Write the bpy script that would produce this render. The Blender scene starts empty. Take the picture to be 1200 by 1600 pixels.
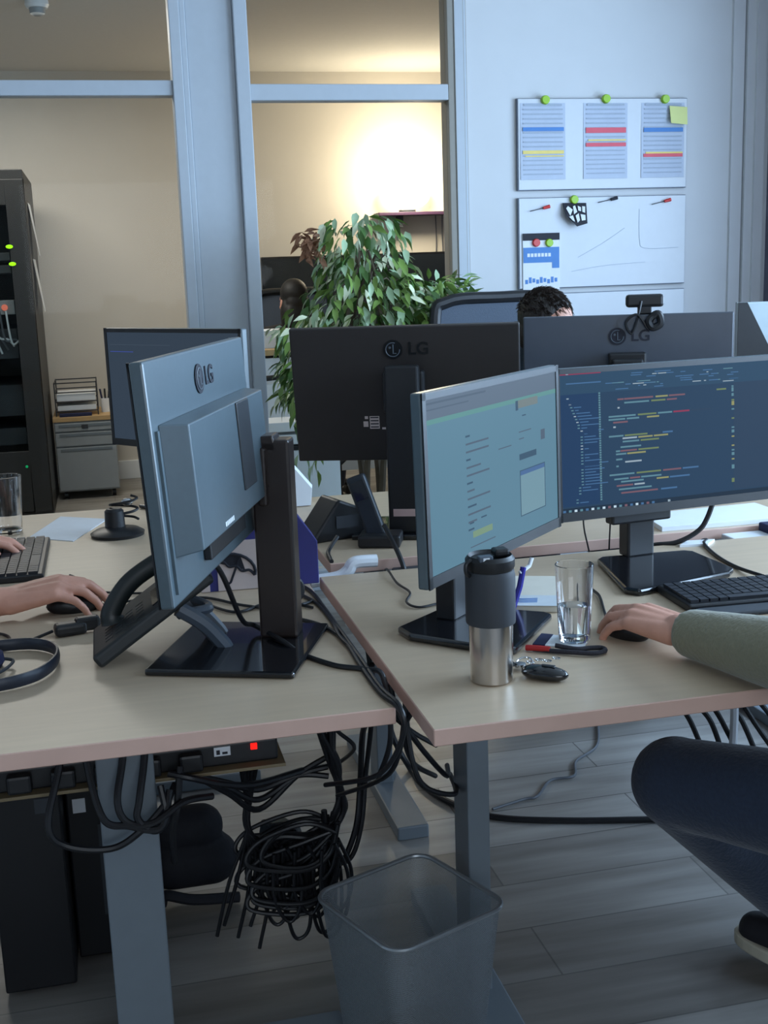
import bpy, bmesh, math, random
from mathutils import Vector, Matrix
random.seed(7)
SC = bpy.context.scene
COL = SC.collection
rad = math.radians
V = Vector

# ------------------------------------------------------------------ camera, world, lights, exposure
cam_d = bpy.data.cameras.new('camera'); cam = bpy.data.objects.new('camera', cam_d); COL.objects.link(cam)
PITCH, YAW, ROLL, FPX, EYE = rad(11.6), rad(13.0), rad(2.0), 1847.0, 1.38
fwd = V((math.sin(YAW)*math.cos(PITCH), math.cos(YAW)*math.cos(PITCH), -math.sin(PITCH)))
rgt = V((math.cos(YAW), -math.sin(YAW), 0)); up = rgt.cross(fwd)
r2 = rgt*math.cos(ROLL) - up*math.sin(ROLL); u2 = up*math.cos(ROLL) + rgt*math.sin(ROLL)
cm = Matrix((r2, u2, -fwd)).transposed().to_4x4(); cm.translation = V((0, 0, EYE)); cam.matrix_world = cm
cam_d.sensor_fit = 'VERTICAL'; cam_d.sensor_height = 24.0; cam_d.sensor_width = 18.0
cam_d.lens = FPX/1600*24.0; cam_d.clip_start = 0.05; cam_d.clip_end = 100
SC.camera = cam
SC.view_settings.view_transform = 'Standard'; SC.view_settings.look = 'None'
SC.view_settings.exposure = 0.0; SC.view_settings.gamma = 1.0; SC.view_settings.use_curve_mapping = False

world = bpy.data.worlds.new('overcast sky'); SC.world = world; world.use_nodes = True
bg = world.node_tree.nodes['Background']; bg.inputs[0].default_value = (0.62, 0.80, 1.0, 1); bg.inputs[1].default_value = 1.0

def area(name, loc, rot, sx, sy, power, col, spread=180):
    d = bpy.data.lights.new(name, 'AREA'); d.shape = 'RECTANGLE'; d.size = sx; d.size_y = sy
    d.energy = power; d.color = col; d.spread = rad(spread)
    o = bpy.data.objects.new(name, d); COL.objects.link(o); o.location = loc; o.rotation_euler = rot; return o
DAY = (0.52, 0.735, 1.0)
WIN = [(-0.2, 1.1), (1.4, 2.7), (3.0, 4.3)]           # window openings along the right wall (Y ranges)
for (y0, y1), pw in zip(WIN, (108, 96, 50)):
    area('window_daylight', (3.16, (y0+y1)/2, 1.65), (0, rad(90), 0), 1.5, y1-y0, pw, DAY)
area('rear_fill', (0.6, -2.9, 1.7), (rad(-90), 0, rad(180)), 2.6, 1.3, 36, (0.86, 0.92, 1.0))  # added weak ambient fill from behind the camera
area('back_office_fill', (-0.6, 6.6, 2.66), (0, 0, 0), 1.4, 1.0, 52, (1.0, 0.94, 0.88))  # added neutral fill over the back office, no fixture there

# ------------------------------------------------------------------ materials
def s2l(c):
    c = c/255.0
    return c/12.92 if c <= 0.04045 else ((c+0.055)/1.055)**2.4
def rgb(r, g, b): return (s2l(r), s2l(g), s2l(b), 1.0)
MATS = {}
def mat(name, col, rough=0.5, metal=0.0, var=0.06, scale=30.0, bump=0.0, emit=None, estr=1.0, spec=0.5, stretch=None, coat=0.0, sheen=0.0):
    if name in MATS: return MATS[name]
    m = bpy.data.materials.new(name); m.use_nodes = True; nt = m.node_tree; N = nt.nodes; L = nt.links
    b = N['Principled BSDF']
    b.inputs['Roughness'].default_value = rough; b.inputs['Metallic'].default_value = metal
    b.inputs['Specular IOR Level'].default_value = spec; b.inputs['Coat Weight'].default_value = coat
    b.inputs['Sheen Weight'].default_value = sheen
    c = rgb(*col)
    tc = N.new('ShaderNodeTexCoord'); mp = N.new('ShaderNodeMapping'); L.new(tc.outputs['Object'], mp.inputs[0])
    if stretch: mp.inputs['Scale'].default_value = stretch
    nz = N.new('ShaderNodeTexNoise'); nz.inputs['Scale'].default_value = scale; nz.inputs['Detail'].default_value = 4
    L.new(mp.outputs[0], nz.inputs[0])
    mx = N.new('ShaderNodeMix'); mx.data_type = 'RGBA'
    mx.inputs[6].default_value = tuple(max(0, x*(1-var*2)) for x in c[:3])+(1,)
    mx.inputs[7].default_value = tuple(min(1, x*(1+var*2)) for x in c[:3])+(1,)
    L.new(nz.outputs[0], mx.inputs[0]); L.new(mx.outputs[2], b.inputs['Base Color'])
    if bump:
        bp = N.new('ShaderNodeBump'); bp.inputs['Strength'].default_value = bump; bp.inputs['Distance'].default_value = 0.01
        L.new(nz.outputs[0], bp.inputs['Height']); L.new(bp.outputs[0], b.inputs['Normal'])
    if emit:
        b.inputs['Emission Color'].default_value = rgb(*emit); b.inputs['Emission Strength'].default_value = estr
    MATS[name] = m; return m
def lit(name, col, estr=1.0):                          # a pixel colour of a lit display or lamp
    return mat(name, (8, 9, 11), 0.45, emit=col, estr=estr, var=0, spec=.04)

def floor_mat():
    m = bpy.data.materials.new('vinyl planks'); m.use_nodes = True; N = m.node_tree.nodes; L = m.node_tree.links
    b = N['Principled BSDF']; tc = N.new('ShaderNodeTexCoord')
    br = N.new('ShaderNodeTexBrick'); L.new(tc.outputs['Object'], br.inputs[0])
    br.offset = 0.37; br.inputs['Scale'].default_value = 1; br.inputs['Brick Width'].default_value = 1.25
    br.inputs['Row Height'].default_value = 0.18; br.inputs['Mortar Size'].default_value = 0.002
    br.inputs['Color1'].default_value = rgb(160, 158, 154); br.inputs['Color2'].default_value = rgb(116, 112, 107)
    br.inputs['Mortar'].default_value = rgb(104, 102, 99); br.inputs['Bias'].default_value = -0.1
    mp = N.new('ShaderNodeMapping'); mp.inputs['Scale'].default_value = (1.0, 9.0, 1); L.new(tc.outputs['Object'], mp.inputs[0])
    nz = N.new('ShaderNodeTexNoise'); nz.inputs['Scale'].default_value = 2.2; nz.inputs['Detail'].default_value = 6; L.new(mp.outputs[0], nz.inputs[0])
    mx = N.new('ShaderNodeMix'); mx.data_type = 'RGBA'; mx.blend_type = 'MULTIPLY'; mx.inputs[0].default_value = 0.75
    rp = N.new('ShaderNodeValToRGB'); rp.color_ramp.elements[0].position = .3; rp.color_ramp.elements[0].color = (.55, .53, .51, 1)
    rp.color_ramp.elements[1].position = .7; rp.color_ramp.elements[1].color = (1.15, 1.15, 1.15, 1)
    L.new(nz.outputs[0], rp.inputs[0]); L.new(br.outputs[0], mx.inputs[6]); L.new(rp.outputs[0], mx.inputs[7])
    L.new(mx.outputs[2], b.inputs['Base Color']); b.inputs['Roughness'].default_value = 0.42
    return m
def glass_pane_mat():
    m = bpy.data.materials.new('clear pane'); m.use_nodes = True; N = m.node_tree.nodes; L = m.node_tree.links
    N.remove(N['Principled BSDF']); out = N['Material Output']
    t = N.new('ShaderNodeBsdfTransparent'); t.inputs[0].default_value = (0.95, 0.97, 0.96, 1)
    g = N.new('ShaderNodeBsdfGlossy'); g.inputs['Roughness'].default_value = 0.02
    fr = N.new('ShaderNodeFresnel'); fr.inputs[0].default_value = 1.14
    mx = N.new('ShaderNodeMixShader'); L.new(fr.outputs[0], mx.inputs[0]); L.new(t.outputs[0], mx.inputs[1]); L.new(g.outputs[0], mx.inputs[2])
    L.new(mx.outputs[0], out.inputs[0]); return m
def mesh_wire_mat():
    m = bpy.data.materials.new('fine steel mesh'); m.use_nodes = True; N = m.node_tree.nodes; L = m.node_tree.links
    b = N['Principled BSDF']; out = N['Material Output']
    b.inputs['Base Color'].default_value = rgb(150, 158, 164); b.inputs['Metallic'].default_value = 0.55; b.inputs['Roughness'].default_value = 0.5
    tc = N.new('ShaderNodeTexCoord'); ck = N.new('ShaderNodeTexChecker'); L.new(tc.outputs['Object'], ck.inputs[0]); ck.inputs['Scale'].default_value = 640
    nz = N.new('ShaderNodeTexNoise'); nz.inputs['Scale'].default_value = 14; L.new(tc.outputs['Object'], nz.inputs[0])
    mr = N.new('ShaderNodeMapRange'); L.new(ck.outputs[1], mr.inputs[0]); mr.inputs[3].default_value = 0.42; mr.inputs[4].default_value = 0.88
    t = N.new('ShaderNodeBsdfTransparent'); mx = N.new('ShaderNodeMixShader')
    L.new(mr.outputs[0], mx.inputs[0]); L.new(t.outputs[0], mx.inputs[1]); L.new(b.outputs[0], mx.inputs[2]); L.new(mx.outputs[0], out.inputs[0]); return m
def clear_mat(name, col, ior, rough=0.0):
    m = bpy.data.materials.new(name); m.use_nodes = True; b = m.node_tree.nodes['Principled BSDF']
    b.inputs['Base Color'].default_value = col; b.inputs['Transmission Weight'].default_value = 1; b.inputs['IOR'].default_value = ior
    b.inputs['Roughness'].default_value = rough; return m

M_FLOOR = floor_mat(); M_PANE = glass_pane_mat(); M_MESH = mesh_wire_mat()
M_GLASS = clear_mat('drinking glass', (1, 1, 1, 1), 1.45); M_WATER = clear_mat('water', (0.97, 0.99, 1, 1), 1.33)
M_WALL = mat('white wall paint', (210, 212, 214), .8, var=.02, scale=6)
M_WARM = mat('cream wall paint', (206, 200, 190), .85, var=.02, scale=5)
M_CEIL = mat('ceiling paint', (205, 203, 198), .9, var=.02)
M_FRAME = mat('painted frame', (186, 193, 200), .5, var=.02)
M_REVEAL = mat('frame side', (150, 145, 136), .6, var=.03)
M_PURPL = mat('backlit window wall', (120, 120, 138), .6, var=.04)  # shade of the back-lit window wall put into a dark violet base
M_DESK = mat('maple laminate', (198, 176, 150), .36, var=.05, scale=7, stretch=(1, 9, 1))
M_EDGE = mat('beech edge band', (204, 168, 152), .5, var=.04, scale=20)
M_STEEL = mat('grey powder coat', (112, 122, 130), .5, var=.03)
M_BLK = mat('black plastic', (26, 27, 30), .42, var=.1, scale=60)
M_BLKG = mat('gloss black plastic', (18, 19, 23), .16, var=.06, coat=.4)
M_MONR = mat('monitor plastic with sheen', (74, 90, 98), .36, var=.05, scale=80, spec=.9)  # window sheen on dark plastic put into a lighter base colour
M_BRN = mat('brown black column', (44, 36, 34), .32, var=.08)
M_GREYB = mat('blue grey plastic', (74, 84, 96), .45, var=.05)
M_DKGRY = mat('dark grey rubber', (52, 56, 62), .6, var=.06)
M_WHITE = mat('white plastic', (228, 232, 236), .4, var=.02)
M_PAPER = mat('paper', (226, 230, 234), .8, var=.02)
M_CABLE = mat('black cable', (20, 21, 25), .45, var=.08)
M_CABG = mat('grey cable', (88, 92, 98), .5, var=.05)
M_INOX = mat('brushed steel', (196, 190, 184), .22, metal=1, var=.04, scale=40, stretch=(1, 1, .02))
M_CHROME = mat('chrome', (200, 202, 206), .12, metal=1, var=.02)
M_SKIN = mat('skin', (206, 150, 128), .5, var=.07, scale=45, bump=.06)
M_HAIR = mat('dark brown hair', (40, 34, 30), .55, var=.25, scale=120, bump=.5, stretch=(1, 1, .3))
M_NAIL = mat('finger nail', (226, 180, 164), .3, var=.02)
M_OLIVE = mat('olive knit sweater', (126, 122, 98), .9, var=.08, scale=160, bump=.25, sheen=.3)
M_NAVY = mat('navy jeans', (34, 46, 66), .9, var=.14, scale=140, bump=.25, sheen=.2)
M_TEAL = mat('dark teal shirt', (44, 56, 66), .9, var=.1, scale=120, bump=.2)
M_GREENM = mat('lime magnet', (150, 196, 20), .35, var=.03)
M_REDM = mat('red magnet', (206, 48, 44), .35, var=.03)
M_BLUEC = mat('cobalt carton board', (46, 48, 120), .5, var=.04)
M_PINKC = mat('pale carton board', (206, 190, 186), .7, var=.03)
M_TAN = mat('tan wood', (190, 156, 108), .5, var=.08, scale=12, stretch=(1, 8, 1))
M_CREAM = mat('cream rubber', (196, 190, 170), .7, var=.05)
M_YEL = mat('yellow sticky paper', (222, 226, 150), .8, var=.02)
M_INK = mat('dark ink', (28, 30, 42), .7, var=.05)
M_BLUEI = mat('blue print', (84, 134, 196), .7, var=.04)
M_REDI = mat('red print', (222, 98, 112), .7, var=.04)
M_YELI = mat('yellow print', (236, 212, 124), .7, var=.04)
M_GRYI = mat('grey print', (168, 178, 192), .8, var=.08, scale=200)
M_BOARD = mat('whiteboard enamel', (204, 208, 213), .35, var=.015)
M_ALU = mat('board edge', (104, 112, 124), .4, metal=.3, var=.03)
M_LGREY = mat('pedestal grey', (148, 154, 158), .5, var=.03)
M_BLUE2 = mat('navy fabric', (30, 36, 72), .8, var=.1)

# ------------------------------------------------------------------ mesh helpers
class MB:
    def __init__(s): s.v = []; s.f = []; s.m = []; s.sm = []
    def add(s, vs, fs, mi=0, sm=False, X=None):
        n = len(s.v)
        for p in vs:
            p = V(p); s.v.append(X @ p if X is not None else p)
        for f in fs: s.f.append(tuple(i+n for i in f)); s.m.append(mi); s.sm.append(sm)
        return s
    def box(s, x0, x1, y0, y1, z0, z1, mi=0, X=None):
        vs = [(x, y, z) for z in (z0, z1) for y in (y0, y1) for x in (x0, x1)]
        return s.add(vs, [(0, 2, 3, 1), (4, 5, 7, 6), (0, 1, 5, 4), (2, 6, 7, 3), (0, 4, 6, 2), (1, 3, 7, 5)], mi, False, X)
    def quad(s, a, b, c, d, mi=0, X=None): return s.add([a, b, c, d], [(0, 1, 2, 3)], mi, False, X)
    def cyl(s, p0, p1, r0, r1=None, n=20, mi=0, cap=True, X=None):
        p0, p1 = V(p0), V(p1); r1 = r0 if r1 is None else r1
        q = (p1-p0).to_track_quat('Z', 'Y').to_matrix(); vs = []
        for p, r in ((p0, r0), (p1, r1)):
            for i in range(n):
                a = 2*math.pi*i/n; vs.append(p + q @ V((math.cos(a)*r, math.sin(a)*r, 0)))
        s.add(vs, [(i, (i+1) % n, n+(i+1) % n, n+i) for i in range(n)], mi, True, X)
        if cap: s.add(vs[:n], [tuple(range(n-1, -1, -1))], mi, False, X); s.add(vs[n:], [tuple(range(n))], mi, False, X)
        return s
    def lathe(s, prof, c=(0, 0, 0), n=32, mi=0, X=None):
        vs = []; c = V(c); k = len(prof)
        for r, z in prof:
            for i in range(n):
                a = 2*math.pi*i/n; vs.append(c + V((r*math.cos(a), r*math.sin(a), z)))
        fs = [(j*n+i, j*n+(i+1) % n, (j+1)*n+(i+1) % n, (j+1)*n+i) for j in range(k-1) for i in range(n)]
        return s.add(vs, fs, mi, True, X)
    def sphere(s, c, r, n=16, mi=0, X=None):
        c = V(c); r = V((r, r, r)) if not hasattr(r, '__len__') else V(r); vs = []; fs = []; k = n//2
        for j in range(k+1):
            t = math.pi*j/k
            for i in range(n):
                a = 2*math.pi*i/n; vs.append(c + V((r.x*math.sin(t)*math.cos(a), r.y*math.sin(t)*math.sin(a), -r.z*math.cos(t))))
        fs = [(j*n+i, j*n+(i+1) % n, (j+1)*n+(i+1) % n, (j+1)*n+i) for j in range(k) for i in range(n)]
        return s.add(vs, fs, mi, True, X)
    def prism(s, poly, vec, mi=0, X=None):
        k = len(poly); vec = V(vec); a = [V(p) for p in poly]; b = [p+vec for p in a]
        s.add(a+b, [tuple(range(k-1, -1, -1)), tuple(range(k, 2*k))]+[(i, (i+1) % k, k+(i+1) % k, k+i) for i in range(k)], mi, False, X); return s
    def tube(s, pts, r, n=8, mi=0, closed=False, sub=6, flat=None, X=None):
        P = smooth(pts, sub, closed); k = len(P); vs = []; q0 = None
        for i, p in enumerate(P):
            t = (P[(i+1) % k]-P[i-1]) if closed else (P[min(i+1, k-1)]-P[max(i-1, 0)])
            if t.length < 1e-9: t = V((0, 0, 1))
            t.normalize()
            if q0 is None: nx = t.orthogonal().normalized() if flat is None else (V(flat)-t*t.dot(V(flat))).normalized()
            else: nx = (q0 - t*t.dot(q0)).normalized()
            q0 = nx; ny = t.cross(nx); rr = r(i/(k-1)) if callable(r) else r
            ra, rb = rr if hasattr(rr, '__len__') else (rr, rr)
            for j in range(n):
                a = 2*math.pi*j/n; vs.append(p + nx*math.cos(a)*ra + ny*math.sin(a)*rb)
        m = k if closed else k-1
        s.add(vs, [(i*n+j, i*n+(j+1) % n, ((i+1) % k)*n+(j+1) % n, ((i+1) % k)*n+j) for i in range(m) for j in range(n)], mi, True, X)
        if not closed:
            s.add(vs[:n], [tuple(range(n-1, -1, -1))], mi, False, X); s.add(vs[-n:], [tuple(range(n))], mi, False, X)
        return s
    def build(s, name, mats, parent=None, bevel=0, seg=2, recenter=True):
        me = bpy.data.meshes.new(name)
        off = V((0, 0, 0))
        if parent is None and recenter and s.v:
            xs = [p.x for p in s.v]; ys = [p.y for p in s.v]; zs = [p.z for p in s.v]
            off = V(((min(xs)+max(xs))/2, (min(ys)+max(ys))/2, min(zs)))
        me.from_pydata([tuple(p-off) for p in s.v], [], s.f)
        for m in (mats if isinstance(mats, (list, tuple)) else [mats]): me.materials.append(m)
        me.polygons.foreach_set('material_index', s.m); me.polygons.foreach_set('use_smooth', s.sm)
        o = bpy.data.objects.new(name, me); COL.objects.link(o); o.location = off
        bm = bmesh.new(); bm.from_mesh(me); bmesh.ops.remove_doubles(bm, verts=bm.verts, dist=1e-6)
        if bevel:
            es = [e for e in bm.edges if len(e.link_faces) == 2 and e.calc_face_angle(0) > 0.6]
            bmesh.ops.bevel(bm, geom=es, offset=bevel, segments=seg, affect='EDGES', profile=.5, clamp_overlap=True)
        bmesh.ops.recalc_face_normals(bm, faces=bm.faces)
        for e in bm.edges:
            if len(e.link_faces) == 2 and e.calc_face_angle(0) > .62: e.smooth = False
        bm.to_mesh(me); bm.free()
        if parent is not None: o.parent = parent
        return o
def smooth(pts, sub=6, closed=False):
    P = [V(p) for p in pts]
    if len(P) < 3 or sub < 2: return P
    out = []; k = len(P)
    for i in range(k if closed else k-1):
        g = (lambda j: P[j % k]) if closed else (lambda j: P[max(0, min(k-1, j))])
        p0, p1, p2, p3 = g(i-1), g(i), g(i+1), g(i+2)
        for q in range(sub):
            t = q/sub
            out.append(0.5*((2*p1)+(p2-p0)*t+(2*p0-5*p1+4*p2-p3)*t*t+(3*p1-p0-3*p2+p3)*t**3))
    if not closed: out.append(P[-1])
    return out
def tag(o, label, cat, group=None):
    o['label'] = label; o['category'] = cat
    if group: o['group'] = group
    return o
def thing(name, label, cat, loc=(0, 0, 0), rz=0, group=None):
    o = bpy.data.objects.new(name, None); COL.objects.link(o); o.location = loc; o.rotation_euler = (0, 0, rz)
    o.empty_display_size = .05; return tag(o, label, cat, group)
def struct(name, mb, mats, bevel=0):
    o = mb.build(name, mats, None, bevel); o['kind'] = 'structure'; return o
def copy_thing(src, loc, rz, label, group=None):
    c = src.copy(); COL.objects.link(c); c.location = loc; c.rotation_euler = (0, 0, rz); c['label'] = label
    if group: c['group'] = group
    for ch in list(src.children):
        d = ch.copy(); COL.objects.link(d); d.parent = c
        for g in list(ch.children):
            e = g.copy(); COL.objects.link(e); e.parent = d
    return c
def text_mesh(txt, size, depth, X, extra=None):
    cu = bpy.data.curves.new('t', 'FONT'); cu.body = txt; cu.size = size; cu.extrude = depth; cu.align_x = 'CENTER'; cu.align_y = 'CENTER'
    cu.offset = size*.018
    o = bpy.data.objects.new('t', cu); COL.objects.link(o)
    bpy.context.view_layer.update()
    me = bpy.data.meshes.new_from_object(o.evaluated_get(bpy.context.evaluated_depsgraph_get()))
    mb = MB(); mb.add([v.co for v in me.vertices], [tuple(p.vertices) for p in me.polygons], 0, False, X)
    bpy.data.objects.remove(o); bpy.data.meshes.remove(me); bpy.data.curves.remove(cu); return mb
def RX(a): return Matrix.Rotation(a, 4, 'X')
def RY(a): return Matrix.Rotation(a, 4, 'Y')
def RZ(a): return Matrix.Rotation(a, 4, 'Z')
def T(x, y, z): return Matrix.Translation((x, y, z))
DZ = 0.74

# ------------------------------------------------------------------ setting
struct('floor', MB().box(-3.4, 3.4, -3.2, 8.6, -.06, 0), M_FLOOR)
struct('ceiling', MB().box(-3.4, 3.4, -3.2, 8.6, 2.72, 2.8), M_CEIL)
struct('wall_rear', MB().box(-3.4, 3.4, 8.4, 8.5, 0, 2.72), M_WARM)
struct('baseboard_rear', MB().box(-3.2, 3.2, 8.385, 8.4, 0, .13), M_WHITE, .003)
struct('wall_left', MB().box(-3.3, -3.2, -3.1, 8.4, 0, 2.72), M_WALL)
w = MB(); w.box(-3.2, -.7, -3.1, -3.0, 0, 2.72).box(1.9, 3.2, -3.1, -3.0, 0, 2.72).box(-.7, 1.9, -3.1, -3.0, 0, 1.05).box(-.7, 1.9, -3.1, -3.0, 2.35, 2.72)
struct('wall_front', w, M_WALL)
w = MB()
ys = [-3.1]+[y for p in WIN for y in p]+[8.4]
for i in range(0, len(ys), 2): w.box(2.99, 3.3, ys[i], ys[i+1], 0, 2.72)
for y0, y1 in WIN: w.box(2.99, 3.3, y0, y1, 0, .9).box(2.99, 3.3, y0, y1, 2.4, 2.72)
struct('wall_right', w, M_PURPL)
for i, (y0, y1) in enumerate(WIN):
    f = MB(); f.box(3.2, 3.26, y0, y0+.05, .9, 2.4).box(3.2, 3.26, y1-.05, y1, .9, 2.4).box(3.2, 3.26, y0, y1, .9, .95).box(3.2, 3.26, y0, y1, 2.35, 2.4).box(3.2, 3.26, (y0+y1)/2-.025, (y0+y1)/2+.025, .9, 2.4)
    f.box(3.225, 3.231, y0+.03, y1-.03, .93, 2.37, 1)
    struct('window_%d' % (i+1), f, [M_FRAME, M_PANE])
f = MB(); f.box(-.7, -.64, -3.08, -3.02, 1.05, 2.35).box(1.84, 1.9, -3.08, -3.02, 1.05, 2.35).box(-.7, 1.9, -3.08, -3.02, 1.05, 1.1).box(-.7, 1.9, -3.08, -3.02, 2.3, 2.35)
f.box(-.66, 1.86, -3.055, -3.049, 1.08, 2.32, 1); struct('window_4', f, [M_FRAME, M_PANE])  # unseen window, added to go with the rear fill
# white wall carrying the whiteboards, with a faint vertical panel joint
struct('wall_back', MB().box(1.565, 2.99, 5.0, 5.1, 0, 2.72), M_WALL)
struct('trim_1', MB().box(1.49, 1.518, 4.985, 5.1, 0, 2.72, 0).box(1.518, 1.56, 4.98, 5.1, 0, 2.72, 1).box(1.56, 1.575, 4.992, 5.1, 0, 2.72, 1), [M_REVEAL, M_FRAME], .003)
# solid panel between the two glazed bays with its raised frames
struct('trim_2', MB().box(.352, .395, 4.97, 5.08, 0, 2.72).box(.395, .418, 4.985, 5.08, 0, 2.72).box(.418, .605, 5.0, 5.08, 0, 2.72).box(.605, .66, 4.97, 5.08, 0, 2.72), M_FRAME, .004)
struct('trim_3', MB().box(-3.2, .352, 4.985, 5.07, 2.085, 2.142), M_FRAME, .003)
struct('trim_4', MB().box(.66, 1.49, 4.985, 5.07, 2.065, 2.128), M_FRAME, .003)
struct('trim_5', MB().box(-3.2, .352, 4.985, 5.07, 0, .09).box(.66, 1.49, 4.985, 5.07, 0, .09), M_FRAME, .003)
struct('trim_6', MB().box(-1.55, -1.45, 4.97, 5.08, .09, 2.72), M_FRAME, .004)
struct('trim_7', MB().box(2.80, 2.855, 4.985, 5.0, 0, 2.72).box(2.862, 2.90, 4.97, 5.0, 0, 2.72).box(2.90, 2.945, 4.955, 5.0, 0, 2.72), M_WALL)
for i, (x0, x1, z0, z1) in enumerate([(-1.45, .352, .09, 2.085), (-1.45, .352, 2.142, 2.72), (.66, 1.49, .09, 2.065), (.66, 1.49, 2.128, 2.72), (-3.2, -1.55, .09, 2.085), (-3.2, -1.55, 2.142, 2.72)]):
    struct('window_%d' % (i+5), MB().box(x0, x1, 5.02, 5.026, z0, z1), M_PANE)

# ------------------------------------------------------------------ back office behind the glass
sd = thing('smoke_detector', 'white round smoke detector under the ceiling of the back office', 'smoke detector', (-.18, 6.36, 2.72))
MB().lathe([(0, 0), (.055, 0), (.058, -.02), (.05, -.035), (0, -.035)], n=28).build('mounting_ring', M_WHITE, sd)
MB().lathe([(.04, -.035), (.036, -.06), (.02, -.07), (0, -.07)], n=28).build('sensor_head', M_LGREY, sd)

rk = thing('server_rack', 'tall black server rack with a glass door and green lights', 'server rack', (-.76, 7.55, 0))
f = MB(); f.box(-.4, .4, -.45, .55, 0, .06).box(-.4, .4, -.45, .55, 1.94, 1.995).box(-.4, -.385, -.45, .55, .06, 1.94).box(.385, .4, -.45, .55, .06, 1.94).box(-.4, .4, .535, .55, .06, 1.94)
f.build('cabinet', mat('rack black', (18, 18, 17), .5, var=.02), rk, .004)
d = MB(); d.box(-.4, -.30, -.475, -.452, .06, 1.94).box(.30, .4, -.475, -.452, .06, 1.94).box(-.3, .3, -.475, -.452, 1.80, 1.94).box(-.3, .3, -.475, -.452, .06, .42)
dr = d.build('door', mat('rack black', (18, 18, 17), .5), rk, .003)
MB().box(-.3, .3, -.468, -.464, .42, 1.80).build('door_glass', M_PANE, dr)
for k, (z0, z1, mi) in enumerate([(1.50, 1.545, 0), (1.43, 1.475, 0), (1.20, 1.28, 1), (.95, 1.12, 0), (.62, .80, 0), (.45, .55, 0)]):
    MB().box(-.29, .29, -.40, .3, z0, z1).build('rack_unit', [M_DKGRY, M_LGREY][mi], rk, .003)
for x, z, c in [(.297, 1.575, 'g'), (.305, 1.48, 'g'), (.278, .33, 's')]:
    MB().sphere((x, -.478, z), (.02, .006, .011) if c == 'g' else (.008, .004, .008), 12).build('indicator_light', lit('green led', (150, 235, 20), 1.6) if c == 'g' else lit('small green led', (20, 150, 90), 1), rk)
MB().sphere((.235, -.41, 1.24), (.018, .006, .018), 12).build('indicator_light', lit('red orange led', (220, 120, 100), .8), rk)
for k in range(5):
    c = MB(); x = .1+.035*k; c.tube([(x, -.41, 1.22), (x+.02, -.44, 1.12-.02*k), (x+.07, -.43, 1.06), (x+.1, -.42, .98+.02*k)], .006, 6)
    c.build('patch_cable', M_CABG if k % 2 else M_WHITE, rk)
for k, (y0, y1, z0, z1) in enumerate([(7.35, 7.62, 1.53, 1.83), (7.38, 7.66, 1.20, 1.51)]):
    p = MB().add([(-.358, y0, z1), (-.358, y1, z1), (-.318, y0, z0), (-.325, y1, z0)], [(0, 1, 3, 2)]); p.add([(-.356, y0, z1), (-.356, y1, z1), (-.316, y0, z0), (-.323, y1, z0)], [(0, 2, 3, 1)])
    tag(p.build('paper_sheet', M_PAPER), ['upper white paper sheet hanging on the rack side', 'lower white paper sheet hanging on the rack side'][k], 'paper')

pd = thing('mobile_pedestal', 'grey mobile drawer pedestal with a tan wood top beside the rack', 'drawer unit', (-.15, 8.0, 0))
MB().box(-.19, .19, -.27, .27, .05, .50).build('body', M_LGREY, pd, .004)
MB().box(-.195, .195, -.28, .27, .50, .53).build('top', M_TAN, pd, .003)
for z0, z1 in [(.44, .49), (.345, .43), (.06, .335)]:
    dw = MB().box(-.185, .185, -.285, -.27, z0, z1).build('drawer', M_LGREY, pd, .003)
    MB().box(-.16, .16, -.289, -.284, z1-.022, z1-.006).build('handle', M_STEEL, dw, .001)
MB().box(-.02, .02, -.291, -.285, .455, .48).build('lock', M_DKGRY, pd, .002)
for sx in (-1, 1):
    for sy in (-1, 1): MB().cyl((sx*.15-.012, sy*.22, .025), (sx*.15+.012, sy*.22, .025), .025).build('caster', M_BLK, pd)
lt = thing('letter_tray', 'wire letter tray holding stacked papers on the pedestal', 'letter tray', (-.19, 7.95, .53))
fr = MB()
for z in (.03, .09, .15, .21):
    fr.tube([(-.13, -.16, z), (.13, -.16, z), (.13, .16, z), (-.13, .16, z)], .004, 6, closed=True, sub=1)
for x in (-.13, .13):
    for y in (-.16, .16): fr.cyl((x, y, 0), (x, y, .215), .004, n=6)
fr.build('wire_frame', M_DKGRY, lt)
for z, h in ((.034, .03), (.094, .045)): MB().box(-.12, .12, -.15, .15, z, z+h).build('paper_stack', M_PAPER, lt, .002)
tag(MB().box(-.30, -.10, 7.735, 7.785, .53, .55).build('notebook', M_BLUE2, bevel=.002), 'dark blue notebook lying under the letter tray edge', 'notebook')
pc = thing('pen_cup', 'white and blue pen cup on the pedestal by the letter tray', 'pen cup', (-.01, 7.93, .53))
MB().lathe([(0, 0), (.03, 0), (.032, .09), (.028, .09), (.027, .01), (0, .01)]).build('cup', M_WHITE, pc)
for k in range(3): MB().cyl((-.01+.01*k, 0, .01), (-.03+.03*k, .01*k, .15), .006).build('pen', [M_BLUE2, M_BLK, M_BLK][k], pc)

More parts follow.
